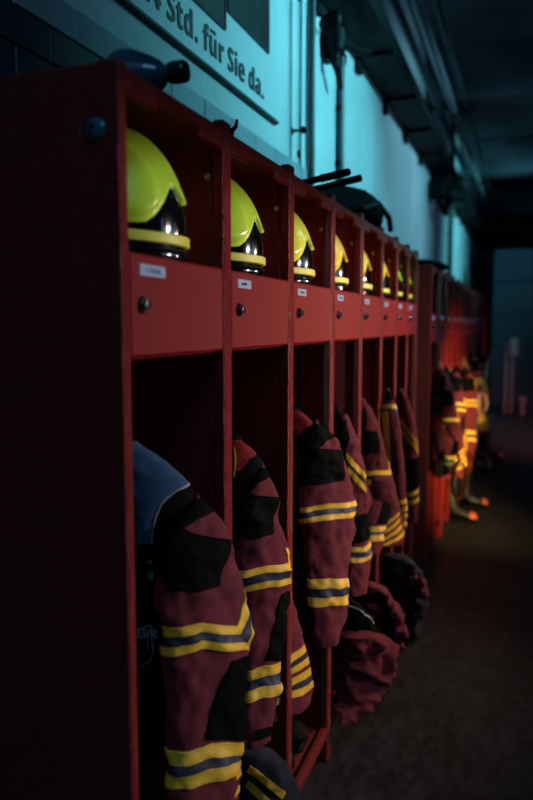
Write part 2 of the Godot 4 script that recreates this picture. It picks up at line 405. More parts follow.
	{"part": "sleeve", "m": "maroon", "y0": 0.4894, "dy": 0.0421, "yaw": 0.9293, "amp": 0.01,
		"r": [0.05, -1.9094, 0.0393, 0.0177, 0.046, -1.9345, 0.0529, 0.0238, 0.0423, -1.9527, 0.061, 0.0275, 0.0387, -1.9659, 0.0654, 0.0294, 0.0352, -1.978, 0.07, 0.0315, 0.0318, -1.9904, 0.0766, 0.0345, 0.0284, -2.0011, 0.0843, 0.0379, 0.0251, -2.0072, 0.0914, 0.0411, 0.0218, -2.0099, 0.0963, 0.0433, 0.0187, -2.0111, 0.0969, 0.0436, 0.0155, -2.0105, 0.0934, 0.042, 0.0123, -2.0082, 0.0875, 0.0394, 0.0092, -2.005, 0.0798, 0.0359, 0.0061, -1.9983, 0.0678, 0.0305, 0.003, -1.9825, 0.0445, 0.02, 0, -1.9575, 0.0068, 0.0031],
		"p": [["shoulder_yoke", "black", 0.003, [-1.809, 1.1199, 1.133, 1.119, -1.809, 1.1037, 1.133, 1.1011, -1.809, 1.086, 1.005, 1.078, -1.809, 1.0683, -0.031, 1.0679, -1.809, 1.0492, -0.526, 1.0509]],
		["shoulder_pad", "black", 0.004, [-1.809, 1.0506, -0.501, 1.0493, -1.809, 1.036, 1.133, 1.0322, -1.809, 0.9951, 0.648, 0.9906, -1.476, 0.9455, 0.413, 0.9469]],
		["reflective_stripe", "yellow", 0.003, [-1.809, 0.8758, -1.809, 0.8627, -0.303, 0.8879, -0.315, 0.8735, 1.097, 0.8768, 1.133, 0.861]],
		["dark_stripe", "navy", 0.002, [-1.809, 0.8627, -1.809, 0.8437, -0.315, 0.8735, -0.327, 0.8577, 1.133, 0.861, 1.133, 0.8459]],
		["reflective_stripe", "yellow", 0.003, [-1.809, 0.8437, -1.809, 0.8291, -0.327, 0.8577, -0.337, 0.8432, 1.133, 0.8459, 1.141, 0.8292]],
		["reflective_stripe", "yellow", 0.003, [-1.809, 0.6705, -1.809, 0.6472, -0.308, 0.6724, -0.305, 0.6477, 1.004, 0.6555, 1.073, 0.6314]],
		["dark_stripe", "navy", 0.002, [-1.809, 0.6472, -1.809, 0.6227, -0.305, 0.6477, -0.302, 0.6232, 1.073, 0.6314, 1.133, 0.609]],
		["reflective_stripe", "yellow", 0.003, [-1.809, 0.6227, -1.809, 0.6011, -0.302, 0.6232, -0.298, 0.5989, 1.133, 0.609, 0.983, 0.5868]]]}],
"J3": [
	{"part": "torso", "m": "black", "y0": 0.3955, "dy": 0.0813, "yaw": 0.254, "amp": 0.004,
		"r": [-0.07, -2.4771, 0.0512, 0.0256, -0.07, -2.4748, 0.0535, 0.0268, -0.07, -2.4724, 0.0558, 0.0279, -0.07, -2.4701, 0.0581, 0.029, -0.07, -2.4677, 0.0603, 0.0302, -0.07, -2.4654, 0.0626, 0.0313, -0.07, -2.4621, 0.0643, 0.0322, -0.07, -2.4522, 0.0634, 0.0317, -0.07, -2.4212, 0.0524, 0.0262, -0.07, -2.3642, 0.0273, 0.0136],
		"p": []},
	{"part": "sleeve", "m": "maroon", "y0": 0.4976, "dy": 0.0403, "yaw": 0.8879, "amp": 0.008,
		"r": [0.05, -2.3023, 0.0321, 0.0145, 0.0467, -2.3335, 0.0426, 0.0192, 0.0435, -2.3591, 0.0463, 0.0208, 0.0406, -2.3757, 0.0453, 0.0204, 0.0379, -2.3831, 0.0432, 0.0194, 0.0352, -2.3865, 0.0417, 0.0188, 0.0325, -2.3915, 0.0436, 0.0196, 0.0299, -2.3915, 0.0475, 0.0214, 0.0275, -2.3778, 0.0493, 0.0222, 0.0252, -2.3548, 0.0493, 0.0222, 0.0229, -2.3311, 0.0499, 0.0224, 0.0205, -2.3093, 0.0497, 0.0224, 0.018, -2.2881, 0.0463, 0.0208, 0.0155, -2.2688, 0.039, 0.0176, 0.0128, -2.258, 0.028, 0.0126, 0.01, -2.2591, 0.0135, 0.0061],
		"p": [["shoulder_yoke", "black", 0.003, [-1.809, 1.0963, -0.224, 1.0933, -1.809, 1.045, -0.129, 1.0419, -1.809, 0.9935, -0.605, 0.9882, -1.809, 0.9207, -0.819, 0.9233]],
		["reflective_stripe", "yellow", 0.003, [-0.611, 0.9864, -0.762, 0.9689, -0.036, 0.9466, -0.207, 0.9253, 0.754, 0.8943, 0.678, 0.8735]],
		["dark_stripe", "navy", 0.002, [-0.762, 0.9689, -0.671, 0.9379, -0.207, 0.9253, -0.14, 0.9024, 0.678, 0.8735, 0.491, 0.8554]],
		["reflective_stripe", "yellow", 0.003, [-0.671, 0.9379, -0.802, 0.9177, -0.14, 0.9024, -0.328, 0.8765, 0.491, 0.8554, 0.45, 0.828]],
		["elbow_pad", "black", 0.003, [-1.612, 0.7547, 0.941, 0.7536, -1.666, 0.7065, 1.079, 0.6979, -1.709, 0.6554, 1.133, 0.6628]],
		["reflective_stripe", "yellow", 0.003, [-1.679, 0.6456, -1.621, 0.6295, -0.2, 0.6425, -0.208, 0.6278, 1.133, 0.6559, 1.133, 0.6389]],
		["dark_stripe", "navy", 0.002, [-1.621, 0.6295, -1.544, 0.6107, -0.208, 0.6278, -0.207, 0.6087, 1.133, 0.6389, 1.133, 0.6188]],
		["reflective_stripe", "yellow", 0.003, [-1.544, 0.6107, -1.494, 0.5986, -0.207, 0.6087, -0.198, 0.5947, 1.133, 0.6188, 1.106, 0.6014]]]}],
"J4": [
	{"part": "torso", "m": "maroon", "y0": 0.6005, "dy": 0.0747, "yaw": 0.2176, "amp": 0.003,
		"r": [-0.03, -2.704, 0.0507, 0.0304, -0.03, -2.7024, 0.0519, 0.0312, -0.03, -2.7008, 0.0532, 0.0319, -0.03, -2.6993, 0.0545, 0.0327, -0.03, -2.6977, 0.0558, 0.0335, -0.03, -2.6924, 0.0554, 0.0332, -0.03, -2.6705, 0.0461, 0.0277, -0.03, -2.6267, 0.0242, 0.0145],
		"p": []},
	{"part": "sleeve", "m": "maroon", "y0": 0.5355, "dy": 0.0435, "yaw": 0.8617, "amp": 0.005,
		"r": [0.04, -2.6266, 0.0248, 0.0112, 0.0377, -2.6603, 0.0356, 0.016, 0.0354, -2.6906, 0.0454, 0.0204, 0.0332, -2.7195, 0.0548, 0.0247, 0.0312, -2.7385, 0.0618, 0.0278, 0.0293, -2.7418, 0.0649, 0.0292, 0.0275, -2.7329, 0.0647, 0.0291, 0.0257, -2.7157, 0.062, 0.0279, 0.024, -2.692, 0.0575, 0.0259, 0.0223, -2.6651, 0.0521, 0.0234, 0.0205, -2.6395, 0.0466, 0.021, 0.0187, -2.6137, 0.0403, 0.0181, 0.0169, -2.5882, 0.0306, 0.0138, 0.015, -2.5679, 0.0174, 0.0078],
		"p": [["shoulder_yoke", "black", 0.003, [-1.809, 1.0949, -0.603, 1.0916, -1.809, 1.0526, -0.506, 1.0496, -1.845, 1.0128, -1.07, 1.0145]],
		["shoulder_pad", "black", 0.003, [-1.809, 1.017, -0.931, 1.0145, -1.809, 1.0049, 0.404, 1.0055, -1.809, 0.9642, 0.43, 0.9664, -1.809, 0.9185, 0.111, 0.9201]],
		["reflective_stripe", "yellow", 0.003, [-1.809, 0.8419, -1.809, 0.8249, -0.234, 0.8455, -0.276, 0.8276, 1.133, 0.8369, 1.133, 0.8174]],
		["dark_stripe", "navy", 0.002, [-1.809, 0.8249, -1.809, 0.808, -0.276, 0.8276, -0.309, 0.8101, 1.133, 0.8174, 1.133, 0.8024]],
		["reflective_stripe", "yellow", 0.003, [-1.809, 0.808, -1.809, 0.7893, -0.309, 0.8101, -0.341, 0.7895, 1.133, 0.8024, 1.133, 0.7812]],
		["reflective_stripe", "yellow", 0.003, [1.031, 0.8771, 1.133, 0.8764, 0.739, 0.8316, 1.133, 0.8283]],
		["elbow_pad", "black", 0.003, [0.224, 0.7649, 1.133, 0.7604, -0.008, 0.7041, 1.089, 0.6948, -0.381, 0.6389, 0.657, 0.6327]],
		["reflective_stripe", "yellow", 0.003, [-1.809, 0.6286, -1.809, 0.6117, -0.458, 0.6307, -0.417, 0.6119, 0.727, 0.6272, 0.755, 0.6104]],
		["dark_stripe", "navy", 0.002, [-1.809, 0.6117, -1.809, 0.6, -0.417, 0.6119, -0.391, 0.6017, 0.755, 0.6104, 0.697, 0.5993]],
		["reflective_stripe", "yellow", 0.003, [-1.809, 0.6, -1.809, 0.5801, -0.391, 0.6017, -0.328, 0.5814, 0.697, 0.5993, 0.804, 0.5791]]]},
	{"part": "hem", "m": "maroon", "y0": 0.5185, "dy": 0.042, "yaw": 0.8469, "amp": 0.004,
		"r": [0.05, -2.8208, 0.0793, 0.0357, 0.05, -2.8243, 0.0804, 0.0362, 0.05, -2.8156, 0.0774, 0.0348, 0.05, -2.7961, 0.0715, 0.0322, 0.05, -2.7721, 0.0656, 0.0295, 0.05, -2.7488, 0.0599, 0.027, 0.05, -2.7281, 0.0541, 0.0243, 0.05, -2.7086, 0.0481, 0.0216],
		"p": [["reflective_stripe", "yellow", 0.003, [-0.887, 0.6042, -0.887, 0.589, -0.089, 0.6336, -0.115, 0.6179, 0.68, 0.6637, 0.641, 0.6453]],
		["reflective_stripe", "yellow", 0.003, [-0.884, 0.5741, -0.881, 0.5595, -0.133, 0.6024, -0.145, 0.5873, 0.715, 0.6335, 0.682, 0.6152]],
		["reflective_stripe", "yellow", 0.003, [-0.876, 0.5454, -0.871, 0.5315, -0.152, 0.5724, -0.154, 0.5577, 0.772, 0.6033, 0.78, 0.5852]],
		["reflective_stripe", "yellow", 0.003, [-0.866, 0.5185, -1.809, 0.5185, -0.146, 0.5436, -0.136, 0.5296, 0.934, 0.5728, 1.045, 0.5542]]]}],
"J5": [
	{"part": "torso", "m": "maroon", "y0": 0.5028, "dy": 0.0586, "yaw": 0.1739, "amp": 0.004,
		"r": [0.05, -3.123, 0.0352, 0.0282, 0.05, -3.0887, 0.0389, 0.0311, 0.05, -3.0537, 0.0414, 0.0331, 0.05, -3.0197, 0.0428, 0.0342, 0.05, -2.9883, 0.0437, 0.035, 0.05, -2.9573, 0.0443, 0.0355, 0.05, -2.9247, 0.0445, 0.0356, 0.05, -2.8919, 0.0439, 0.0351, 0.05, -2.8604, 0.0422, 0.0338, 0.05, -2.829, 0.0385, 0.0308, 0.05, -2.798, 0.029, 0.0232, 0.05, -2.77, 0.0116, 0.0093],
		"p": [["reflective_stripe", "yellow", 0.003, [-1.471, 1.0855, -1.395, 1.0668, 0.287, 1.0927, 0.216, 1.0765, 1.471, 1.0888, 1.471, 1.0701]],
		["dark_stripe", "navy", 0.002, [-1.395, 1.0668, -1.271, 1.0525, 0.216, 1.0765, 0.161, 1.06, 1.471, 1.0701, 1.471, 1.0533]],
		["reflective_stripe", "yellow", 0.003, [-0.751, 1.0626, -0.055, 1.064, -0.63, 0.9386, -0.129, 0.9403, -0.5, 0.8209, -0.204, 0.8222]],
		["reflective_stripe", "yellow", 0.003, [-0.306, 0.6633, -0.352, 0.6428, 0.382, 0.6544, 0.347, 0.6341, 1.471, 0.6629, 1.471, 0.6426]],
		["reflective_stripe", "yellow", 0.003, [-0.395, 0.6247, -0.45, 0.6037, 0.317, 0.6162, 0.281, 0.5954, 1.464, 0.6248, 1.471, 0.6041]],
		["reflective_stripe", "yellow", 0.003, [-0.505, 0.585, -0.575, 0.5633, 0.249, 0.577, 0.212, 0.5557, 1.287, 0.5875, 1.471, 0.5647]],
		["reflective_stripe", "yellow", 0.003, [-0.655, 0.5438, -0.771, 0.5208, 0.172, 0.5364, 0.13, 0.5146, 1.202, 0.5483, 1.403, 0.5245]],
		["collar", "black", 0.003, [-0.322, 1.1444, 1.214, 1.1441, -0.64, 1.1081, 1.09, 1.1081]]]}],
"J6": [
	{"part": "torso", "m": "maroon", "y0": 0.393, "dy": 0.0548, "yaw": 0.1533, "amp": 0.003,
		"r": [0.03, -3.6366, 0.0279, 0.0224, 0.03, -3.6179, 0.0327, 0.0262, 0.03, -3.5998, 0.0368, 0.0294, 0.03, -3.5832, 0.0392, 0.0313, 0.03, -3.5688, 0.0402, 0.0322, 0.03, -3.5575, 0.0406, 0.0325, 0.03, -3.5468, 0.0417, 0.0334, 0.03, -3.5262, 0.0442, 0.0354, 0.03, -3.4891, 0.0456, 0.0364, 0.03, -3.4433, 0.0446, 0.0357, 0.03, -3.3938, 0.0417, 0.0334, 0.03, -3.3389, 0.0367, 0.0294, 0.03, -3.278, 0.0283, 0.0226, 0.03, -3.2113, 0.0155, 0.0124],
		"p": [["reflective_stripe", "yellow", 0.003, [-0.407, 0.9673, -0.676, 0.9422, 0.197, 0.9039, 0.032, 0.882, 0.956, 0.8418, 1.063, 0.8135]],
		["dark_stripe", "navy", 0.002, [-0.676, 0.9422, -0.599, 0.9209, 0.032, 0.882, 0.087, 0.8629, 1.063, 0.8135, 1.129, 0.7936]],
		["reflective_stripe", "yellow", 0.003, [-0.599, 0.9209, -0.814, 0.8954, 0.087, 0.8629, -0.074, 0.8376, 1.129, 0.7936, 1.242, 0.7683]],
		["elbow_pad", "black", 0.003, [-1.471, 0.7207, 1.247, 0.7574, -1.471, 0.6365, 1.405, 0.6405, -1.471, 0.5664, 1.405, 0.5816]],
		["reflective_stripe", "yellow", 0.003, [-1.471, 0.5664, -1.471, 0.5499, 0.052, 0.5645, 0.042, 0.5453, 1.402, 0.5924, 1.41, 0.5734]],
		["dark_stripe", "navy", 0.002, [-1.471, 0.5499, -1.471, 0.5223, 0.042, 0.5453, 0.028, 0.5203, 1.41, 0.5734, 1.471, 0.5428]],
		["reflective_stripe", "yellow", 0.003, [-1.471, 0.5223, -1.471, 0.5028, 0.028, 0.5203, 0.015, 0.5007, 1.471, 0.5428, 1.471, 0.5206]]]}],
"T0": [
	{"part": "trouser_leg", "m": "navycloth", "y0": 0.0629, "dy": 0.0449, "yaw": 0.3606, "amp": 0.006,
		"r": [0, -1.5079, 0.098, 0.0784, 0, -1.5079, 0.0978, 0.0782, 0, -1.5077, 0.0971, 0.0776, 0, -1.5068, 0.0952, 0.0762, 0, -1.5044, 0.0922, 0.0738, 0, -1.4979, 0.0876, 0.0701, 0, -1.4842, 0.0804, 0.0643, 0, -1.4624, 0.0698, 0.0559, 0, -1.4321, 0.0553, 0.0443, 0, -1.3959, 0.0377, 0.0301],
		"p": [["reflective_stripe", "yellow", 0.003, [0.1, 0.4419, -0.154, 0.4212, 0.432, 0.3948, 0.246, 0.3789, 0.824, 0.3389, 0.643, 0.3248]],
		["reflective_stripe", "yellow", 0.003, [-0.22, 0.3888, -0.363, 0.3684, 0.129, 0.3529, -0.024, 0.336, 0.447, 0.3134, 0.3, 0.2973]]]}],
"T1": [
	{"part": "trouser_leg", "m": "maroon", "y0": 0.117, "dy": 0.016, "yaw": 0.2242, "amp": 0.024,
		"r": [0.05, -2.1788, 0.026, 0.0208, 0.05, -2.2128, 0.0399, 0.0319, 0.05, -2.2785, 0.0643, 0.0514, 0.05, -2.2966, 0.0741, 0.0593, 0.05, -2.3145, 0.0838, 0.067, 0.05, -2.3271, 0.0902, 0.0721, 0.05, -2.3397, 0.0965, 0.0772, 0.05, -2.347, 0.1013, 0.081, 0.05, -2.3521, 0.1055, 0.0844, 0.05, -2.3558, 0.1086, 0.0869, 0.05, -2.3516, 0.1063, 0.0851, 0.05, -2.3475, 0.1041, 0.0832, 0.05, -2.3345, 0.0986, 0.0788, 0.05, -2.316, 0.091, 0.0728, 0.05, -2.2974, 0.0835, 0.0668, 0.05, -2.2789, 0.076, 0.0608, 0.05, -2.2604, 0.0685, 0.0548, 0.05, -2.2419, 0.0609, 0.0487],
		"p": []},
	{"part": "waistband", "m": "black", "y0": 0.2913, "dy": 0.0332, "yaw": 0.232, "amp": 0.014,
		"r": [0.03, -2.3492, 0.0743, 0.0594, 0.03, -2.3385, 0.0759, 0.0607, 0.03, -2.3248, 0.076, 0.0608, 0.03, -2.3016, 0.072, 0.0576, 0.03, -2.2775, 0.067, 0.0536, 0.03, -2.249, 0.0565, 0.0452, 0.03, -2.2191, 0.0437, 0.035, 0.03, -2.1858, 0.0257, 0.0206],
		"p": [["piping", "pale", 0.004, [0.121, 0.5098, 0.069, 0.5041, 0.833, 0.4927, 0.749, 0.4879, 1.228, 0.4486, 1.126, 0.4439, 1.504, 0.4064, 1.309, 0.4054]]]}],
"T2": [
	{"part": "trouser_leg", "m": "maroon", "y0": 0.0813, "dy": 0.0378, "yaw": 0.1939, "amp": 0.02,
		"r": [0.06, -2.755, 0.0319, 0.0255, 0.06, -2.7514, 0.0593, 0.0475, 0.06, -2.7335, 0.073, 0.0584, 0.06, -2.713, 0.0841, 0.0673, 0.06, -2.6824, 0.0833, 0.0666, 0.06, -2.6518, 0.0823, 0.0658, 0.06, -2.6149, 0.0783, 0.0626, 0.06, -2.5759, 0.0733, 0.0586, 0.06, -2.5388, 0.0676, 0.0541, 0.06, -2.5053, 0.0607, 0.0486, 0.06, -2.4611, 0.0501, 0.0401, 0.06, -2.4081, 0.0366, 0.0293],
		"p": [["strap", "black", 0.004, [0.178, 0.4678, 0.821, 0.4765, 0.26, 0.37, 0.699, 0.377, 0.06, 0.1916, 0.438, 0.1905]]]}],
"T3": [
	{"part": "trouser_leg", "m": "navycloth", "y0": 0.0992, "dy": 0.0413, "yaw": 0.159, "amp": 0.018,
		"r": [0.13, -2.865, 0.0327, 0.0261, 0.13, -2.8816, 0.0478, 0.0382, 0.13, -2.892, 0.061, 0.0488, 0.13, -2.8802, 0.0675, 0.054, 0.13, -2.8662, 0.0732, 0.0585, 0.13, -2.8354, 0.0732, 0.0585, 0.13, -2.8047, 0.0731, 0.0585, 0.13, -2.7657, 0.0705, 0.0564, 0.13, -2.7216, 0.0663, 0.053, 0.13, -2.6763, 0.0613, 0.049, 0.13, -2.6253, 0.0525, 0.042, 0.13, -2.5743, 0.0438, 0.035],
		"p": [["painted_highlight", "maroon", 0.004, [0.594, 0.4902, 0.875, 0.4927, 0.853, 0.4153, 1.379, 0.4151, 0.813, 0.3327, 1.416, 0.3184]]]}]}  # curved highlight on the dark leg, put into the colour as maroon

# ---------- light and camera ----------
func lamp_disc(called: String, label: String, at: Vector3, to: Vector3, col: Color, energy: float, angle: float, size: float, soft := 1.0, flag := 0.0) -> void:
	var d := (to - at).normalized()
	var t := thing(called, label, "lamp", at)
	var st := begin()
	lathe(st, -d * 0.2, d, [[0.0, 0.0], [size * 0.7, 0.0], [size, 0.06], [size, 0.2], [size * 0.9, 0.2], [size * 0.9, 0.17]], 24)
	obj("housing", st, M.housing, t)
	st = begin()
	lathe(st, -d * 0.03, d, [[size * 0.9, 0.0], [0.0, 0.0]], 24)
	var g := StandardMaterial3D.new()
	g.albedo_color = Color(0.1, 0.1, 0.1)
	g.emission_enabled = true
	g.emission = col
	g.emission_energy_multiplier = 1.5
	obj("lamp_glass", st, g, t)
	st = begin()
	var foot := Vector3(0, (0.0 if at.y < 2.5 else 4.1) - at.y, 0) - d * 0.1
	tube(st, [-d * 0.1, foot], 0.02, 10)
	obj("stand", st, M.housing, t)
	if flag != 0.0:      # added flag on an arm, out of view, keeps light off the upper wall
		st = begin()
		var f := Vector3(d.x, 0, d.z).normalized()
		cbox(st, f * 0.55 + Vector3(0, flag + 0.3, 0), Vector3(1.1, 0.6, 0.006), 0.001, Basis.looking_at(f, Vector3.UP))
		tube(st, [foot * 0.05 + f * -0.1, f * -0.1 + Vector3(0, 0.45, 0), f * 0.55 + Vector3(0, 0.45, 0)], 0.008, 8)
		obj("flag", st, M.housing, t)
	var l := SpotLight3D.new()
	l.name = "spot_light"
	l.light_color = col
	l.light_energy = energy
	l.spot_angle = angle
	l.spot_angle_attenuation = soft
	l.spot_range = 30.0
	l.spot_attenuation = 2.0
	l.light_size = size * 0.8
	l.shadow_enabled = true
	t.add_child(l)
	l.transform = Transform3D(Basis.looking_at(d, Vector3.UP), d * 0.03)

func camera_and_light() -> void:
	var cam := Camera3D.new()
	cam.name = "camera"
	add_child(cam)
	cam.position = Vector3(0.556, 1.4, 0.0)
	cam.rotation_degrees = Vector3(-5.9969, 19.9165, 0.03)
	var at := CameraAttributesPhysical.new()
	at.frustum_focal_length = 21.54
	at.frustum_near = 0.05
	at.frustum_far = 100.0
	at.frustum_focus_distance = 1.7
	at.exposure_aperture = 1.3
	cam.attributes = at
	cam.current = true
	var e := Environment.new()
	e.background_mode = Environment.BG_COLOR
	e.background_color = Color(0, 0, 0)
	e.tonemap_mode = Environment.TONE_MAPPER_LINEAR
	e.tonemap_exposure = 1.0
	e.sdfgi_enabled = true
	e.ssao_enabled = true
	e.ssil_enabled = true
	var w := WorldEnvironment.new()
	w.name = "world"
	w.environment = e
	add_child(w)
	# two unseen lamps on stands on the hall side, placed to light the lockers
	lamp_disc("unseen_side_lamp", "unseen black lamp on a stand, nearer of the pair lighting the lockers", Vector3(2.3, 1.72, -2.1), Vector3(0, 1.2, -1.6), Color(1.0, 0.93, 0.92), 3.9, 34.0, 0.03, 1.0, -0.008)
	lamp_disc("unseen_side_lamp", "unseen black lamp on a stand, farther of the pair lighting the lockers", Vector3(2.3, 1.72, -3.6), Vector3(0, 1.1, -2.85), Color(1.0, 0.82, 0.68), 8.0, 34.0, 0.03, 1.0, -0.008)
	lamp_disc("unseen_wall_spot", "unseen ceiling spotlight throwing teal light on the wall beside the sign", Vector3(2.3, 3.5, -4.0), Vector3(-0.49, 2.25, -3.75), Color(0.46, 0.93, 1.0), 12.5, 36.0, 0.08)  # unseen spotlights, out of view, placed to light the wall teal
	lamp_disc("unseen_wall_spot", "unseen ceiling spotlight throwing teal light on the wall above the far lockers", Vector3(2.4, 3.5, -6.9), Vector3(-0.49, 2.35, -6.7), Color(0.56, 0.9, 1.0), 6.0, 36.0, 0.08)
	lamp_disc("unseen_wall_spot", "unseen ceiling spotlight throwing teal light on the farthest wall by the gate", Vector3(2.4, 3.5, -10.6), Vector3(-0.49, 2.3, -11.2), Color(0.46, 0.93, 1.0), 9.0, 40.0, 0.08)
	lamp_disc("unseen_orange_lamp", "unseen low lamp throwing orange light on the far lockers", Vector3(1.9, 0.85, -3.1), Vector3(0.2, 0.62, -5.0), Color(1.0, 0.82, 0.52), 19.0, 21.0, 0.04)  # unseen, out of view, placed to light the far jackets warm
	lamp_disc("unseen_red_lamp", "unseen small lamp throwing dim red light on the far floor", Vector3(3.2, 1.6, -8.3), Vector3(1.3, 0.0, -9.3), Color(1.0, 0.52, 0.56), 9.0, 40.0, 0.05)  # unseen, out of view, placed to tint the far floor red
	# added fill light: a dim bluish panel on the ceiling, out of view
	var p := thing("added_fill_lamp", "added dim bluish fill light panel on the ceiling, out of view", "lamp", Vector3(1.6, 4.05, 1.4))
	var st := begin()
	cbox(st, Vector3(0, 0.02, 0), Vector3(1.3, 0.06, 1.3), 0.005)
	obj("panel_frame", st, M.housing, p)
	st = begin()
	cbox(st, Vector3(0, -0.015, 0), Vector3(1.2, 0.01, 1.2), 0.001)
	var g := StandardMaterial3D.new()
	g.albedo_color = Color(0.2, 0.2, 0.2)
	g.emission_enabled = true
	g.emission = Color(0.5, 0.85, 1.0)
	g.emission_energy_multiplier = 0.3
	obj("lamp_panel", st, g, p)
	var a := AreaLight3D.new()
	a.name = "area_light"
	a.light_color = Color(0.5, 0.85, 1.0)
	a.light_energy = 3.2
	a.area_size = Vector2(1.2, 1.2)
	a.area_range = 40.0
	a.shadow_enabled = true
	p.add_child(a)
	a.transform = Transform3D(Basis.looking_at(Vector3.DOWN, Vector3.BACK), Vector3(0, -0.03, 0))
	# added fill light: a dim bluish panel on the right-hand wall, out of view
	p = Node3D.new()
	p.name = "added_fill_panel_1"
	p.set_meta("kind", "structure")
	add_child(p)
	p.position = Vector3(6.98, 2.3, -5.0)
	st = begin()
	cbox(st, Vector3.ZERO, Vector3(0.05, 1.5, 6.0), 0.005)
	obj("fill_frame", st, M.housing, p)
	g = StandardMaterial3D.new()
	g.albedo_color = Color(0.3, 0.3, 0.3)
	g.emission_enabled = true
	g.emission = Color(0.62, 0.8, 1.0)
	g.emission_energy_multiplier = 0.2
	st = begin()
	for k in 4:
		cbox(st, Vector3(-0.02, 0, -2.22 + 1.48 * k), Vector3(0.03, 1.3, 1.38), 0.003)
	obj("fill_pane", st, g, p)
	a = AreaLight3D.new()
	a.name = "area_light"
	a.light_color = Color(0.5, 0.78, 1.0)
	a.light_energy = 3.6
	a.area_size = Vector2(5.8, 1.3)
	a.area_range = 40.0
	a.shadow_enabled = true
	p.add_child(a)
	a.transform = Transform3D(Basis.looking_at(Vector3.LEFT, Vector3.UP), Vector3(-0.05, 0, 0))

# ---------- the hall ----------
const WX := -0.494

func slab(called: String, c: Vector3, s: Vector3, m: Material) -> MeshInstance3D:
	var st := begin()
	cbox(st, c, s, 0.002)
	return struct(called, st, m)

func hall() -> void:
	slab("floor", Vector3(3.2, -0.1, -9), Vector3(7.8, 0.2, 26.4), M.floor_coat)
	slab("ceiling", Vector3(3.2, 4.2, -9), Vector3(7.8, 0.2, 26.4), M.concrete_dark)
	var wl := slab("wall_left", Vector3(WX - 0.1, 2.05, -9), Vector3(0.2, 4.1, 26), M.plaster)
	slab("wall_right", Vector3(7.1, 2.05, -9), Vector3(0.2, 4.1, 26), M.concrete_dark)
	slab("wall_back", Vector3(3.2, 2.05, -22.1), Vector3(7.8, 4.1, 0.2), M.concrete_dark)
	slab("wall_front", Vector3(3.2, 2.05, 4.1), Vector3(7.8, 4.1, 0.2), M.concrete_dark)
	# facing bricks on the lower wall: a pale cap course over darker courses in half bond
	var st := begin()
	cbox(st, Vector3(0, 0, 0), Vector3(0.016, 0.0775, 0.233), 0.003)
	st.index()
	var brick := st.commit()
	st = begin()
	cbox(st, Vector3(WX + 0.002, 1.075, -1.45), Vector3(0.006, 2.142, 4.06), 0.001)
	obj("mortar_bed", st, M.mortar, wl)
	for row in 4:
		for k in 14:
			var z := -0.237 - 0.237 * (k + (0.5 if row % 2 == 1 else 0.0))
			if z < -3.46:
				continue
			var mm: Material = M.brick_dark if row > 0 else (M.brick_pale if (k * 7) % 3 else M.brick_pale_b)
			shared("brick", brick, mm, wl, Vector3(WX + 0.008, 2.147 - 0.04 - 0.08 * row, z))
	# downstand beams across the ceiling
	for z in [-3.7, -7.7, -11.5, -15.5, -19.5]:
		slab("beam", Vector3(3.2, 3.85, z), Vector3(7.4, 0.5, 0.34), M.concrete_dark)
	# the closed gate across the far hall
	var gate := slab("door_1", Vector3(3.5, 1.3, -12.3), Vector3(7.0, 2.6, 0.06), M.gate_panel)
	for k in 5:
		st = begin()
		cbox(st, Vector3(3.5, 0.26 + k * 0.52, -12.262), Vector3(6.98, 0.505, 0.03), 0.008)
		obj("gate_section", st, M.gate_panel, gate)

func wall_sign() -> void:
	var t := thing("wall_sign", "large white wall sign with black lettering and two dark pictures", "sign", Vector3(WX, 2.25, -1.9))
	var o := t.position
	var st := begin()
	cbox(st, Vector3(WX + 0.006, 2.72, -1.7) - o, Vector3(0.012, 0.92, 2.6), 0.002)
	obj("board", st, M.sign_board, t)
	st = begin()
	cbox(st, Vector3(WX + 0.009, 2.2555, -1.7) - o, Vector3(0.022, 0.014, 2.604), 0.003)
	obj("bottom_rail", st, M.sign_dark, t)
	for q in [[-2.17, -2.42, 2.432], [-2.464, -2.868, 2.505]]:
		st = begin()
		cbox(st, Vector3(WX + 0.014, q[2] + 0.16, (q[0] + q[1]) * 0.5) - o, Vector3(0.006, 0.32, absf(q[1] - q[0])), 0.001)
		obj("picture", st, M.photo_print, t)
		st = begin()
		for s in [[q[2], 0.0], [0.0, q[0]], [0.0, q[1]]]:
			if s[0] > 0.0:
				cbox(st, Vector3(WX + 0.015, q[2] - 0.006, (q[0] + q[1]) * 0.5) - o, Vector3(0.01, 0.006, absf(q[1] - q[0]) + 0.02), 0.001)
			else:
				cbox(st, Vector3(WX + 0.015, q[2] + 0.16, s[1] + (0.008 if s[1] == q[0] else -0.008)) - o, Vector3(0.01, 0.33, 0.006), 0.001)
		obj("picture_frame", st, M.pipe_paint, t)
	var tm := TextMesh.new()
	tm.text = "24 Std. für Sie da."
	var f := SystemFont.new()
	f.font_names = PackedStringArray(["Droid Sans"])
	f.font_weight = 700
	tm.font = f
	tm.font_size = 64
	tm.pixel_size = 0.0011
	tm.depth = 0.003
	tm.horizontal_alignment = HORIZONTAL_ALIGNMENT_RIGHT
	tm.vertical_alignment = VERTICAL_ALIGNMENT_BOTTOM
	var mi := MeshInstance3D.new()
	mi.name = "lettering"
	mi.mesh = tm
	mi.material_override = M.sign_dark
	t.add_child(mi)
	var bb := tm.get_aabb()
	var k := 0.995 / bb.size.x
	mi.transform = Transform3D(Basis(Vector3(0, 0, -k), Vector3(0, k * 0.92, 0), Vector3(1, 0, 0)), Vector3(WX + 0.014, 2.302, -2.825) - o)
	mi.position += mi.transform.basis * Vector3(-bb.end.x, -bb.position.y, 0)

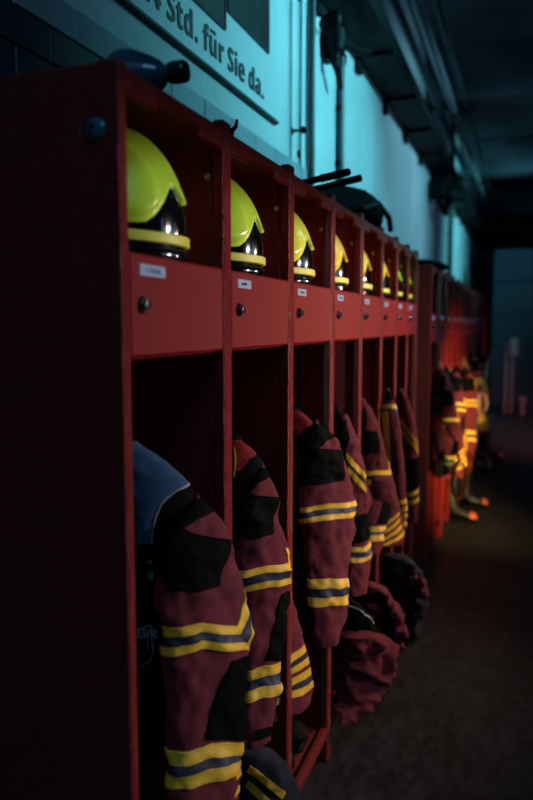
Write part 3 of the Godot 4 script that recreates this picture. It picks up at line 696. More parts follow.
func wall_pipe(called: String, label: String, z: float, r: float, y0: float, y1: float, clips: Array) -> void:
	var t := thing(called, label, "pipe", Vector3(WX, y0, z))
	var st := begin()
	tube(st, [Vector3(r + 0.006, 0, 0), Vector3(r + 0.006, (y1 - y0) * 0.5, 0), Vector3(r + 0.006, y1 - y0, 0)], r, 14)
	obj("pipe", st, M.pipe_paint, t)
	for y in clips:
		st = begin()
		cbox(st, Vector3(r * 0.6, y - y0, 0), Vector3(r * 2.0 + 0.012, 0.03, r * 2.0 + 0.012), 0.004)
		obj("pipe_clip", st, M.steel_dark, t)

func wall_stuff() -> void:
	wall_pipe("wall_cable", "thin grey cable clipped to the wall right of the sign", -3.33, 0.006, 1.6, 4.1, [2.2, 2.9, 3.5])
	wall_pipe("wall_conduit", "thin pale conduit on the wall, nearest to the sign", -3.19, 0.004, 1.6, 4.1, [])
	wall_pipe("wall_pipe", "dark vertical wall pipe between the thin cable and the wall valve", -3.47, 0.018, 1.6, 4.1, [2.05, 3.2])
	wall_pipe("wall_pipe", "dark vertical wall pipe directly below the wall valve", -4.04, 0.02, 1.6, 4.1, [2.3, 2.6])
	wall_pipe("wall_pipe", "dark vertical wall pipe far down the wall above the second lockers", -10.0, 0.03, 1.2, 4.1, [2.6])
	# peg
	var t := thing("wall_peg", "small dark double-knob peg on the wall right of the sign", "peg", Vector3(WX, 2.283, -3.24))
	var st := begin()
	lathe(st, Vector3.ZERO, Vector3.RIGHT, [[0.016, 0.0], [0.016, 0.004], [0.007, 0.008], [0.006, 0.04], [0.014, 0.046], [0.0175, 0.056], [0.014, 0.066], [0.0, 0.07]], 18)
	obj("knob", st, M.steel_dark, t)
	# valve with arm reaching to the cable tray
	t = thing("wall_valve", "dark wall valve with hand wheel and arm under the cable tray", "valve", Vector3(WX, 2.72, -3.8))
	st = begin()
	lathe(st, Vector3(0.07, 0.0, 0.06), Vector3.UP, [[0.0, 0.0], [0.02, 0.0], [0.026, 0.06], [0.045, 0.08], [0.055, 0.13], [0.05, 0.18], [0.03, 0.2], [0.035, 0.24], [0.02, 0.27], [0.0, 0.27]], 18)
	obj("body", st, M.steel_dark, t)
	st = begin()
	tube(st, [Vector3(0.07, 0.14, 0.06), Vector3(0.08, 0.16, -0.1), Vector3(0.1, 0.2, -0.3), Vector3(0.12, 0.24, -0.46)], [0.03, 0.028, 0.024, 0.03], 12)
	obj("arm", st, M.steel_dark, t)
	st = begin()
	lathe(st, Vector3(0.07, 0.16, 0.14), Vector3.BACK, [[0.0, 0.0], [0.012, 0.0], [0.012, 0.04], [0.05, 0.04], [0.05, 0.06], [0.0, 0.065]], 18)
	obj("hand_wheel", st, M.steel_dark, t)
	st = begin()
	tube(st, [Vector3(0.07, 0.02, 0.05), Vector3(0.075, -0.03, 0.0), Vector3(0.07, -0.07, -0.06)], [0.022, 0.018, 0.014], 10)
	obj("outlet", st, M.steel_dark, t)
	st = begin()
	cbox(st, Vector3(0.02, 0.12, 0.03), Vector3(0.04, 0.16, 0.1), 0.006)
	obj("wall_plate", st, M.steel_dark, t)
	# cable tray along the wall
	t = thing("cable_tray", "long dark cable tray running along the top of the teal wall", "cable tray", Vector3(WX, 3.02, -3.4))
	var o := t.position
	st = begin()
	cbox(st, Vector3(WX + 0.12, 3.035, -10.2) - o, Vector3(0.23, 0.012, 13.8), 0.003)
	cbox(st, Vector3(WX + 0.232, 3.08, -10.2) - o, Vector3(0.008, 0.1, 13.8), 0.002)
	cbox(st, Vector3(WX + 0.008, 3.08, -10.2) - o, Vector3(0.008, 0.1, 13.8), 0.002)
	obj("trough", st, M.steel_dark, t)
	for k in 15:
		st = begin()
		var z := -3.6 - 0.9 * k
		cbox(st, Vector3(WX + 0.018, 3.0, z) - o, Vector3(0.03, 0.14, 0.09), 0.004)
		cbox(st, Vector3(WX + 0.124, 3.018, z) - o, Vector3(0.24, 0.022, 0.05), 0.004)
		obj("bracket", st, M.steel_dark, t)
	var rng := RandomNumberGenerator.new()
	rng.seed = 11
	for k in 4:
		st = begin()
		var pts := []
		for i in 29:
			pts.append(Vector3(0.035 + 0.05 * k + rng.randf_range(-0.01, 0.01), 0.045 + rng.randf_range(0.0, 0.02), 0.1 - i * 0.49))
		tube(st, pts, 0.014 + 0.004 * (k % 2), 8)
		obj("cable", st, M.rubber, t)
	# lump where cables sag below the tray far along
	t = thing("junction_box", "dark junction box hanging below the cable tray, far along the wall", "junction box", Vector3(WX + 0.1, 2.75, -8.0))
	st = begin()
	cbox(st, Vector3(0, 0.08, 0), Vector3(0.16, 0.18, 0.3), 0.01)
	obj("box_body", st, M.steel_dark, t)
	st = begin()
	tube(st, [Vector3(0, 0.0, 0.05), Vector3(0.03, -0.1, -0.05), Vector3(0.05, -0.13, -0.3), Vector3(0.02, -0.02, -0.6), Vector3(0, 0.17, -0.72)], 0.03, 8)
	obj("cable", st, M.rubber, t)
	# pipes under the beams
	for q in [[-0.22, 3.53, 0.036, "pipe_bright", "pale long pipe running under the ceiling beams, outermost of the overhead pipes"], [-0.34, 3.5, 0.03, "pipe_paint", "dark long pipe running under the ceiling beams, close to the wall"], [-0.1, 3.56, 0.022, "pipe_paint", "thin dark pipe running under the ceiling beams, hall side of the pale pipe"]]:
		t = thing("overhead_pipe", q[4], "pipe", Vector3(q[0], q[1], -1.0), "overhead pipes")
		st = begin()
		tube(st, [Vector3.ZERO, Vector3(0, 0, -10), Vector3(0, 0, -20.9)], q[2], 16)
		obj("pipe", st, M[q[3]], t)
		for z in [-3.7, -7.7, -11.5, -15.5, -19.5]:
			st = begin()
			lathe(st, Vector3(0, 0, z + 1.0 - 0.03), Vector3.BACK, [[q[2], 0.0], [q[2] + 0.012, 0.0], [q[2] + 0.012, 0.06], [q[2], 0.06]], 16)
			cbox(st, Vector3(0, (3.6 - q[1] + q[2]) * 0.5, z + 1.0), Vector3(0.02, 3.6 - q[1] - q[2] + 0.01, 0.03), 0.002)
			obj("pipe_clamp", st, M.steel_dark, t)

# ---------- lockers ----------
const POSTS := [-0.931, -1.314, -1.72, -2.13, -2.528, -2.907, -3.26, -3.58, -3.87]
const ORD := ["first", "second", "third", "fourth", "fifth", "sixth", "seventh", "eighth", "ninth", "tenth", "eleventh", "twelfth", "thirteenth"]

# pieces are put down at world places and taken back to the thing's base
func lk(t: Node3D, called: String, c: Vector3, s: Vector3, m: Material, bev := 0.002) -> MeshInstance3D:
	var st := begin()
	cbox(st, c - t.position, s, bev)
	return obj(called, st, m, t)

func locker(z0: float, z1: float, xf: float, top: float, label: String, group: String, first: bool, last: bool, near: bool, k: int) -> Node3D:
	var zc := (z0 + z1) * 0.5
	var t := thing("locker", label, "locker", Vector3(xf - 0.24, 0, zc), group)
	var red: Material = M.red_paint
	var dep := 0.47
	var ends := [z0, z1] if last else [z0]
	for z in ends:
		var edge: bool = z == z0
		if first and edge:
			lk(t, "post", Vector3(xf - 0.02, top * 0.5 - 0.004, z), Vector3(0.04, top - 0.014, 0.021), red, 0.003)
			lk(t, "end_panel", Vector3(xf - 0.255, top * 0.5 - 0.005, z + 0.0012), Vector3(dep - 0.032, top - 0.018, 0.0175), red, 0.002)
		else:
			lk(t, "post", Vector3(xf - 0.013, top * 0.5 + 0.001, z), Vector3(0.026, top + 0.002, 0.038), red, 0.004)
			var d := lk(t, "divider", Vector3(xf - 0.25, top * 0.5 - 0.006, z), Vector3(dep - 0.03, top - 0.03, 0.026), red, 0.002)
			if near:
				var st := begin()
				lathe(st, Vector3(xf - 0.037, 1.684, z + 0.013) - t.position, Vector3.BACK, [[0.0065, 0.0], [0.0065, 0.002], [0.004, 0.004], [0.0, 0.0045]], 12)
				obj("bolt", st, M.button, d)
	var a := z0 - (0.0105 if first else 0.019)
	var b := z1 + 0.019
	var w := a - b
	var m := (a + b) * 0.5
	var sc := top / 1.786
	lk(t, "roof", Vector3(xf - 0.245, top - 0.019, m), Vector3(dep - 0.01, 0.012, w), red)
	# front rail: a thin lip with a deeper tab at each end
	var st := begin()
	var o := t.position
	cbox(st, Vector3(xf - 0.012, top - 0.025, m) - o, Vector3(0.02, 0.02, w), 0.003)
	for q in [a - w * 0.15, b + w * 0.15]:
		cbox(st, Vector3(xf - 0.007, top - 0.039, q) - o, Vector3(0.012, 0.03, w * 0.26), 0.003)
	obj("front_rail", st, red, t)
	lk(t, "back_panel", Vector3(xf - 0.476, top * 0.5 + 0.03, m), Vector3(0.008, top - 0.1, w), red)
	var ys := 1.5 * sc
	lk(t, "shelf", Vector3(xf - 0.245, ys, m), Vector3(dep - 0.02, 0.012, w), red)
	lk(t, "box_bottom", Vector3(xf - 0.245, ys - 0.15, m), Vector3(dep - 0.02, 0.01, w), red)
	lk(t, "base_shelf", Vector3(xf - 0.25, 0.1, m), Vector3(dep - 0.03, 0.012, w), red)
	lk(t, "base_rail", Vector3(xf - 0.012, 0.1, m), Vector3(0.02, 0.035, w), red, 0.003)
	# door with a folded edge, lock and name card
	var dr := lk(t, "door", Vector3(xf - 0.011, ys - 0.071, m), Vector3(0.018, 0.158, w - 0.006), M.door_paint, 0.004)
	var lz := a - w * 0.105
	st = begin()
	lathe(st, Vector3(xf - 0.002, ys - 0.07, lz) - o, Vector3.RIGHT, [[0.0135, 0.0], [0.0135, 0.004], [0.011, 0.007], [0.0085, 0.007], [0.008, 0.012], [0.0, 0.013]], 20)
	obj("lock", st, M.chrome if near else M.steel_dark, dr)
	if near:
		st = begin()
		cbox(st, Vector3(xf + 0.0115, ys - 0.07, lz) - o, Vector3(0.004, 0.011, 0.0022), 0.0005)
		obj("keyhole", st, M.ink, dr)
	st = begin()
	var lw := 0.082 if k == 0 else 0.074
	var ly := ys - 0.0165
	var lc := a - 0.06 - lw * 0.15
	cbox(st, Vector3(xf - 0.0015, ly, lc) - o, Vector3(0.002, 0.018, lw), 0.0005)
	obj("name_card", st, M.label_card, dr)
	if near:
		if k == 0:
			var tm := TextMesh.new()
			tm.text = "S. Tönnies"
			var f := SystemFont.new()
			f.font_names = PackedStringArray(["Droid Sans"])
			tm.font = f
			tm.font_size = 32
			tm.pixel_size = 0.00034
			tm.depth = 0.0003
			var mi := MeshInstance3D.new()
			mi.name = "name_text"
			mi.mesh = tm
			mi.material_override = M.ink
			dr.add_child(mi, true)
			mi.transform = Transform3D(Basis(Vector3.UP, PI / 2), Vector3(xf - 0.0003, ly, lc) - o)
		else:
			st = begin()
			var rng := RandomNumberGenerator.new()
			rng.seed = 40 + k
			var z := lc + 0.018
			for q in 7:
				var l := rng.randf_range(0.002, 0.006)
				cbox(st, Vector3(xf - 0.0004, ly + rng.randf_range(-0.0008, 0.0008), z - l * 0.5) - o, Vector3(0.0006, rng.randf_range(0.004, 0.007), l), 0.0001)
				z -= l + 0.0012
			obj("name_text", st, M.ink, dr)
		# peg the coat hangs from, on the left-hand side wall
	st = begin()
	tube(st, [Vector3(xf - 0.11, 1.2, a + 0.004) - o, Vector3(xf - 0.11, 1.195, a - w * 0.35) - o, Vector3(xf - 0.11, 1.21, a - w * 0.42) - o], 0.006, 8)
	obj("coat_peg", st, M.chrome, t)
	return t

func lockers() -> void:
	for k in 8:
		var what: String = ["nearest red open locker, with the wide dark end panel", "second red open locker from the dark end panel, jacket with a red collar in it",
			"third red open locker from the dark end panel, below the start of the black bag", "fourth red open locker from the dark end panel, under the black bag",
			"fifth red open locker of the near row", "sixth red open locker from the near end panel, narrow jacket in it",
			"seventh red open locker from the dark end panel, jacket with slanted yellow stripes in it", "eighth and last red open locker of the near row, beside the second row's end panel"][k]
		locker(POSTS[k], POSTS[k + 1], 0.0, 1.786, what, "red lockers of the near row", k == 0, k == 7, true, k)
	for k in 13:
		var z := -3.935 - 0.41 * k
		locker(z, z - 0.41, 0.07, 1.73, "red open locker of the far row behind, %s from its dark end panel" % ORD[k], "red lockers of the far row", k == 0, k == 12, false, 20 + k)

# ---------- helmets ----------
func helmet_proto() -> Dictionary:
	var L := 0.142
	var Wd := 0.118
	var H := 0.236
	var rim := func(a: float) -> float:      # height of the shell's lower edge round the head, a = 0 in front
		var c := cos(a)
		var side := absf(sin(a))
		var aa := absf(wrapf(a, -PI, PI))
		var y := 0.06 + 0.07 * (1.0 - smoothstep(0.2, 0.85, aa)) + 0.014 * smoothstep(2.4, 3.1, aa)
		if aa < 0.2:
			y = lerpf(0.098, 0.13, pow(aa / 0.2, 1.5))
		return y
	var body := func(a: float, y: float, grow: float) -> Vector3:
		var t := clampf(y / H, 0.0, 1.0)
		var r := pow(maxf(0.0, 1.0 - pow(maxf(0.0, (t - 0.16) / 0.84), 2.15)), 0.5)
		var c := cos(a)
		var s := sin(a)
		var lx := (L + grow) * (1.0 if c > 0.0 else 1.06)
		return Vector3(lx * c * r, y + grow * t * 0.9, (Wd + grow) * s * r)
	var out := func(p: Vector3) -> Vector3: return Vector3(p.x, (p.y - 0.08), p.z)
	var R := {}
	var NA := 72
	var st := begin()
	var rows := []
	for i in 23:
		var ring := PackedVector3Array()
		var e := i / 22.0
		for j in NA:
			var a := TAU * j / NA - PI
			var y0: float = rim.call(a)
			var y := y0 + (H - y0) * (sin(e * PI / 2))
			var g := 0.006 * (1.0 - smoothstep(0.0, 0.06, e) * 0.35)
			var ridge := 0.004 * exp(-pow(sin(a) * (1.0 - e * 0.2) / 0.16, 2.0)) * (1.0 if e < 0.99 else 0.0)
			ring.append(body.call(a, y, g + ridge))
		rows.append(ring)
	var inner := PackedVector3Array()
	for j in NA:
		var a := TAU * j / NA - PI
		inner.append(body.call(a, rim.call(a), -0.004))
	rows.push_front(inner)
	sheet(st, rows, true, out)
	st.index()
	R.shell = st.commit()
	# raised panel on each side of the shell
	for sgn in [1.0, -1.0]:
		st = begin()
		rows = []
		for i in 15:
			var e := i / 14.0
			var line := PackedVector3Array()
			for j in 21:
				var f := j / 20.0 * 2.0 - 1.0
				var half := 0.97 * pow(maxf(0.0, 1.0 - pow(e, 2.6)), 0.5) + 0.04
				var a: float = sgn * (PI * 0.5 + f * half * (1.0 + 0.12 * e) - 0.02)
				var y0: float = maxf(rim.call(a), 0.058) + 0.004
				var y := y0 + (0.206 - y0) * e
				var border := minf(minf(1.0 - absf(f), e + 0.001), 1.0 - e)
				var g := 0.003 + 0.0115 * smoothstep(0.0, 0.07, border)
				line.append(body.call(a, y, g))
			rows.append(line)
		sheet(st, rows, false, out)
		st.index()
		R["panel%d" % int(sgn)] = st.commit()
	# black lower body with a visor bulging in front
	st = begin()
	rows = []
	for i in 14:
		var e := i / 13.0
		var ring := PackedVector3Array()
		for j in NA:
			var a := TAU * j / NA - PI
			var y := 0.016 + 0.165 * e
			var g := -0.003 + 0.006 * smoothstep(0.3, 0.9, cos(a)) * sin(e * PI)
			ring.append(body.call(a, y, g))
		rows.append(ring)
	sheet(st, rows, true, out)
	st.index()
	R.visor = st.commit()
	st = begin()
	rows = []
	for q in [[0.027, -0.004], [0.027, 0.004], [0.029, 0.006], [0.043, 0.006], [0.045, 0.004], [0.045, -0.004]]:
		var ring := PackedVector3Array()
		for j in NA:
			var a := TAU * j / NA - PI
			ring.append(body.call(a, q[0] + 0.015 * (0.5 - 0.5 * cos(a)), q[1]))
		rows.append(ring)
	sheet(st, rows, true, out)
	st.index()
	R.band = st.commit()
	st = begin()
	rows = []
	for q in [[0.02, -0.012], [0.0, -0.012], [0.0, -0.002], [0.004, 0.003], [0.016, 0.003], [0.022, -0.001]]:
		var ring := PackedVector3Array()
		for j in NA:
			ring.append(body.call(TAU * j / NA - PI, q[0], q[1]))
		rows.append(ring)
	sheet(st, rows, true, func(p: Vector3) -> Vector3: return Vector3(p.x, 0, p.z))
	st.index()
	R.rim = st.commit()
	return R

func helmets() -> void:
	var R := helmet_proto()
	var cols := ["lime", "lime", "lime_yellow", "helmet_yellow", "helmet_yellow", "helmet_yellow", "bright_lime", "bright_lime"]
	for k in 8:
		var zc: float = (POSTS[k] + POSTS[k + 1]) * 0.5
		var label: String = "%s fire helmet with black visor, in the %s locker from the end panel" % [["lime green", "lime green", "yellow-green", "yellow", "yellow", "yellow", "bright green", "bright green"][k], ORD[k]]
		var t := thing("fire_helmet", label, "helmet", Vector3(-0.155, 1.5065, zc - 0.005), "fire helmets in the top of the near lockers")
		shared("shell", R.shell, M[cols[k]], t, Vector3.ZERO)
		shared("side_panel", R["panel1"], M[cols[k]], t, Vector3.ZERO)
		shared("side_panel", R["panel-1"], M[cols[k]], t, Vector3.ZERO)
		shared("visor", R.visor, M.gloss_black, t, Vector3.ZERO)
		shared("reflective_band", R.band, M.helmet_stripe, t, Vector3.ZERO)
		shared("neck_rim", R.rim, M.gloss_black, t, Vector3.ZERO)
		t.rotation.y = [0.2, 0.24, 0.2, 0.24, 0.2, 0.24, 0.2, 0.22][k]

# ---------- coats and trousers ----------
var fold := FastNoiseLite.new()
var crumple := FastNoiseLite.new()
var pleat := FastNoiseLite.new()

func ring_at(G: Dictionary, y: float) -> Array:
	var R: Array = G.r
	var n := R.size() / 4
	var t := clampf((y - G.y0) / G.dy, 0.0, n - 1.0001)
	var i := int(t)
	var f := t - i
	var got := [0.0, 0.0, 0.0, 0.0]
	for k in 4:
		got[k] = cubic_interpolate(R[i * 4 + k], R[mini(i + 1, n - 1) * 4 + k], R[maxi(i - 1, 0) * 4 + k], R[mini(i + 2, n - 1) * 4 + k], f)
	return got

func skin(G: Dictionary, u: float, y: float, off: float) -> Vector3:
	var q := ring_at(G, y)
	var e := Vector3(cos(G.yaw), 0, -sin(G.yaw))
	var d := Vector3(sin(G.yaw), 0, cos(G.yaw))
	var a: float = maxf(q[2], 0.002)
	var b: float = maxf(q[3], 0.002)
	var p := Vector3(q[0], y, q[1]) + e * a * sin(u) + d * b * cos(u)
	var n := (e * sin(u) * b + d * cos(u) * a).normalized()
	var yt: float = G.y0 + G.dy * (G.r.size() / 4 - 1)
	var fade := smoothstep(0.0, 0.05, yt - y) * smoothstep(0.0, 0.05, a)
	var w: float = fold.get_noise_3d(p.x * 1.3 + G.seed, p.y - p.x * 0.5 - p.z * 0.4, p.z * 1.3) + 0.4 * crumple.get_noise_3d(p.x, p.y + G.seed, p.z)
	if G.part == "trouser_leg" or G.part == "waistband":
		w = pleat.get_noise_3d(p.x + p.y * 0.4, p.y * 0.7 + G.seed - p.x * 0.6, p.z) + 0.35 * crumple.get_noise_3d(p.x, p.y + G.seed, p.z)
	return p + n * (off + G.amp * fade * w * 1.3)

func sleeve_mesh(G: Dictionary, base: Vector3) -> SurfaceTool:
	var st := begin()
	var n: int = G.r.size() / 4
	var y1: float = G.y0 + G.dy * (n - 1)
	var nv := 56
	var nu := 56
	var rows := []
	var ctr := func(p: Vector3) -> Vector3:
		var q := ring_at(G, p.y + base.y)
		return p - (Vector3(q[0], p.y + base.y, q[1]) - base)
	# turned-in hem, the cloth, then a rounded top
	for q in [[0.03, -0.008], [0.0, -0.004]]:
		var ring := PackedVector3Array()
		for j in nu:
			ring.append(skin(G, TAU * j / nu, G.y0 + q[0], q[1]) - base)
		rows.append(ring)
	for i in nv + 1:
		var ring := PackedVector3Array()
		for j in nu:
			ring.append(skin(G, TAU * j / nu, lerpf(G.y0, y1, float(i) / nv), 0.0) - base)
		rows.append(ring)
	var last: PackedVector3Array = rows[rows.size() - 1]
	var mid := Vector3.ZERO
	for p in last:
		mid += p / nu
	for s in [0.7, 0.35, 0.02]:
		var ring := PackedVector3Array()
		for p in last:
			ring.append(mid + (p - mid) * s + Vector3(0, 0.012 * (1.0 - s), 0))
		rows.append(ring)
	sheet(st, rows, true, ctr)
	return st

func patch_mesh(G: Dictionary, S: Array, off: float, base: Vector3) -> SurfaceTool:
	var st := begin()
	var rows := []
	var low := []
	var n := S.size() / 4
	var across := 0.0
	for i in n:
		across = maxf(across, absf(S[i * 4] - S[i * 4 + 2]) * 0.08 + absf(S[i * 4 + 1] - S[i * 4 + 3]))
	var m := clampi(int(across / 0.012) + 2, 3, 20)
	for i in n - 1:
		var step := absf(S[i * 4] - S[i * 4 + 4]) * 0.08 + absf(S[i * 4 + 1] - S[i * 4 + 5]) + absf(S[i * 4 + 3] - S[i * 4 + 7])
		var seg := clampi(int(step / 0.012) + 1, 2, 16)
		for k in range(0 if i == 0 else 1, seg + 1):
			var f := float(k) / seg
			var line := PackedVector3Array()
			var under := PackedVector3Array()
			for j in m + 1:
				var g := float(j) / m
				var u := lerpf(lerpf(S[i * 4], S[i * 4 + 4], f), lerpf(S[i * 4 + 2], S[i * 4 + 6], f), g)
				var y := lerpf(lerpf(S[i * 4 + 1], S[i * 4 + 5], f), lerpf(S[i * 4 + 3], S[i * 4 + 7], f), g)
				line.append(skin(G, u, y, off) - base)
				under.append(skin(G, u, y, -0.001) - base)
			rows.append(line)
			low.append(under)
	# v runs across the tape, u along it
	var out := func(p: Vector3) -> Vector3:
		var q := ring_at(G, p.y + base.y)
		return p - (Vector3(q[0], p.y + base.y, q[1]) - base)
	var turned := []
	for j in m + 1:
		var line := PackedVector3Array()
		for i in rows.size():
			line.append(rows[i][j])
		turned.append(line)
	sheet(st, turned, false, out)
	var c := Vector3.ZERO
	for line in rows:
		c += line[m / 2] / rows.size()
	for i in rows.size() - 1:
		for j in [0, m]:
			flat_quad(st, rows[i][j], rows[i + 1][j], low[i + 1][j], low[i][j], rows[i][j] - rows[i][m - j])
	for j in m:
		for i in [0, rows.size() - 1]:
			flat_quad(st, rows[i][j], rows[i][j + 1], low[i][j + 1], low[i][j], rows[i][j] - rows[rows.size() - 1 - i][j])
	return st

func garment(key: String, called: String, label: String, category: String, group: String, seed: float) -> Node3D:
	var L: Array = GARMENTS[key]
	var G0: Dictionary = L[0]
	var n0: int = G0.r.size() / 4
	var base := Vector3(G0.r[(n0 / 2) * 4], G0.y0, G0.r[(n0 / 2) * 4 + 1])
	var t := thing(called, label, category, base, group)
	for G in L:
		G["seed"] = seed
		var part := obj(G.part, sleeve_mesh(G, base), M[G.m], t)
		for q in G.p:
			if (q[0] as String).begins_with("emblem"):
				obj(q[0], patch_mesh(G, q[3], q[2], base), M[q[1]], part)
			else:
				obj(q[0], patch_mesh(G, q[3], q[2], base), M[q[1]], part)
	return t

func clothes() -> void:
	fold.frequency = 9.0; fold.seed = 3; fold.fractal_octaves = 2
	pleat.frequency = 8.0; pleat.seed = 5; pleat.fractal_type = FastNoiseLite.FRACTAL_RIDGED; pleat.fractal_octaves = 2
	crumple.frequency = 26.0; crumple.seed = 9; crumple.fractal_octaves = 2
	var grp := "fire jackets in the near lockers"
	var J := []
	J.append(garment("J0", "fire_jacket", "maroon fire jacket with blue collar lining and black shoulder, nearest of all", "jacket", grp, 0.0))
	J.append(garment("J1", "fire_jacket", "maroon fire jacket with red collar and flared double-striped hem, in the second locker", "jacket", grp, 2.3))
	J.append(garment("J2", "fire_jacket", "maroon fire jacket with two level yellow sleeve bands, in the third locker", "jacket", grp, 5.1))
	J.append(garment("J3", "fire_jacket", "maroon fire jacket with slanted upper stripe and black lower sleeve, in the fourth locker", "jacket", grp, 7.7))
	J.append(garment("J4", "fire_jacket", "maroon fire jacket with a four-striped hem, in the fifth locker", "jacket", grp, 9.2))
	garment("J5", "fire_jacket", "narrow maroon fire jacket with a vertical yellow stripe, in the sixth locker", "jacket", grp, 11.0)
	J.append(garment("J6", "fire_jacket", "maroon fire jacket with slanted stripes over black lower sleeve, last of the near row", "jacket", grp, 13.0))
	# lettering of the shield badge on the nearest jacket
	var tm := TextMesh.new()
	tm.text = "EHR"
	var f := SystemFont.new()
	f.font_names = PackedStringArray(["Droid Sans"])
	tm.font = f
	tm.font_size = 32
	tm.pixel_size = 0.0006
	tm.depth = 0.0008
	var mi := MeshInstance3D.new()
	mi.name = "badge_lettering"
	mi.mesh = tm
	mi.material_override = M.emblem
	J[0].add_child(mi)
	mi.transform = Transform3D(Basis(Vector3.UP, 0.25), Vector3(-0.028, 0.8835, -1.0205) - J[0].position)
	# trousers over boots, at the foot of the lockers
	var tg := "fire trousers at the foot of the near lockers"
	garment("T0", "fire_trousers", "dark trouser leg with two slanted yellow stripes, low below the second locker's jacket", "trousers", tg, 1.0)
	garment("T1", "fire_trousers", "crumpled maroon trousers with black waistband, bulging from the third locker's foot", "trousers", tg, 4.0)
	garment("T2", "fire_trousers", "crumpled maroon trousers with a dark strap, bulging from the fourth locker's foot", "trousers", tg, 6.0)
	garment("T3", "fire_trousers", "dark navy trousers with a painted maroon highlight, beyond the maroon trousers", "trousers", tg, 8.0)
	# far row: coats in the second block, bulging out of its front
	var rng := RandomNumberGenerator.new()
	rng.seed = 21
	for k in 11:
		var src: Node3D = J[[4, 1, 4, 2, 3, 4, 2, 1, 4, 2, 4][k]]
		var c: Node3D = src.duplicate()
		c.name = numbered("fire_jacket")
		add_child(c)
		var z := -4.16 - 0.41 * k
		c.position = Vector3((0.05 if k == 0 else 0.005) + rng.randf_range(0.0, 0.05), src.position.y + rng.randf_range(-0.02, 0.08), z)
		c.rotation.y = rng.randf_range(-0.35, 0.15)
		var tan := k in [2, 5, 8]
		if tan:
			for part in c.get_children():
				if String(part.name).begins_with("sleeve") or String(part.name).begins_with("hem"):
					(part as MeshInstance3D).material_override = M.ochre
		tag(c, "%s fire jacket with yellow stripes bulging from the far row, %s from its end panel" % ["ochre" if tan else "maroon", ORD[k]], "jacket", "fire jackets in the far lockers")

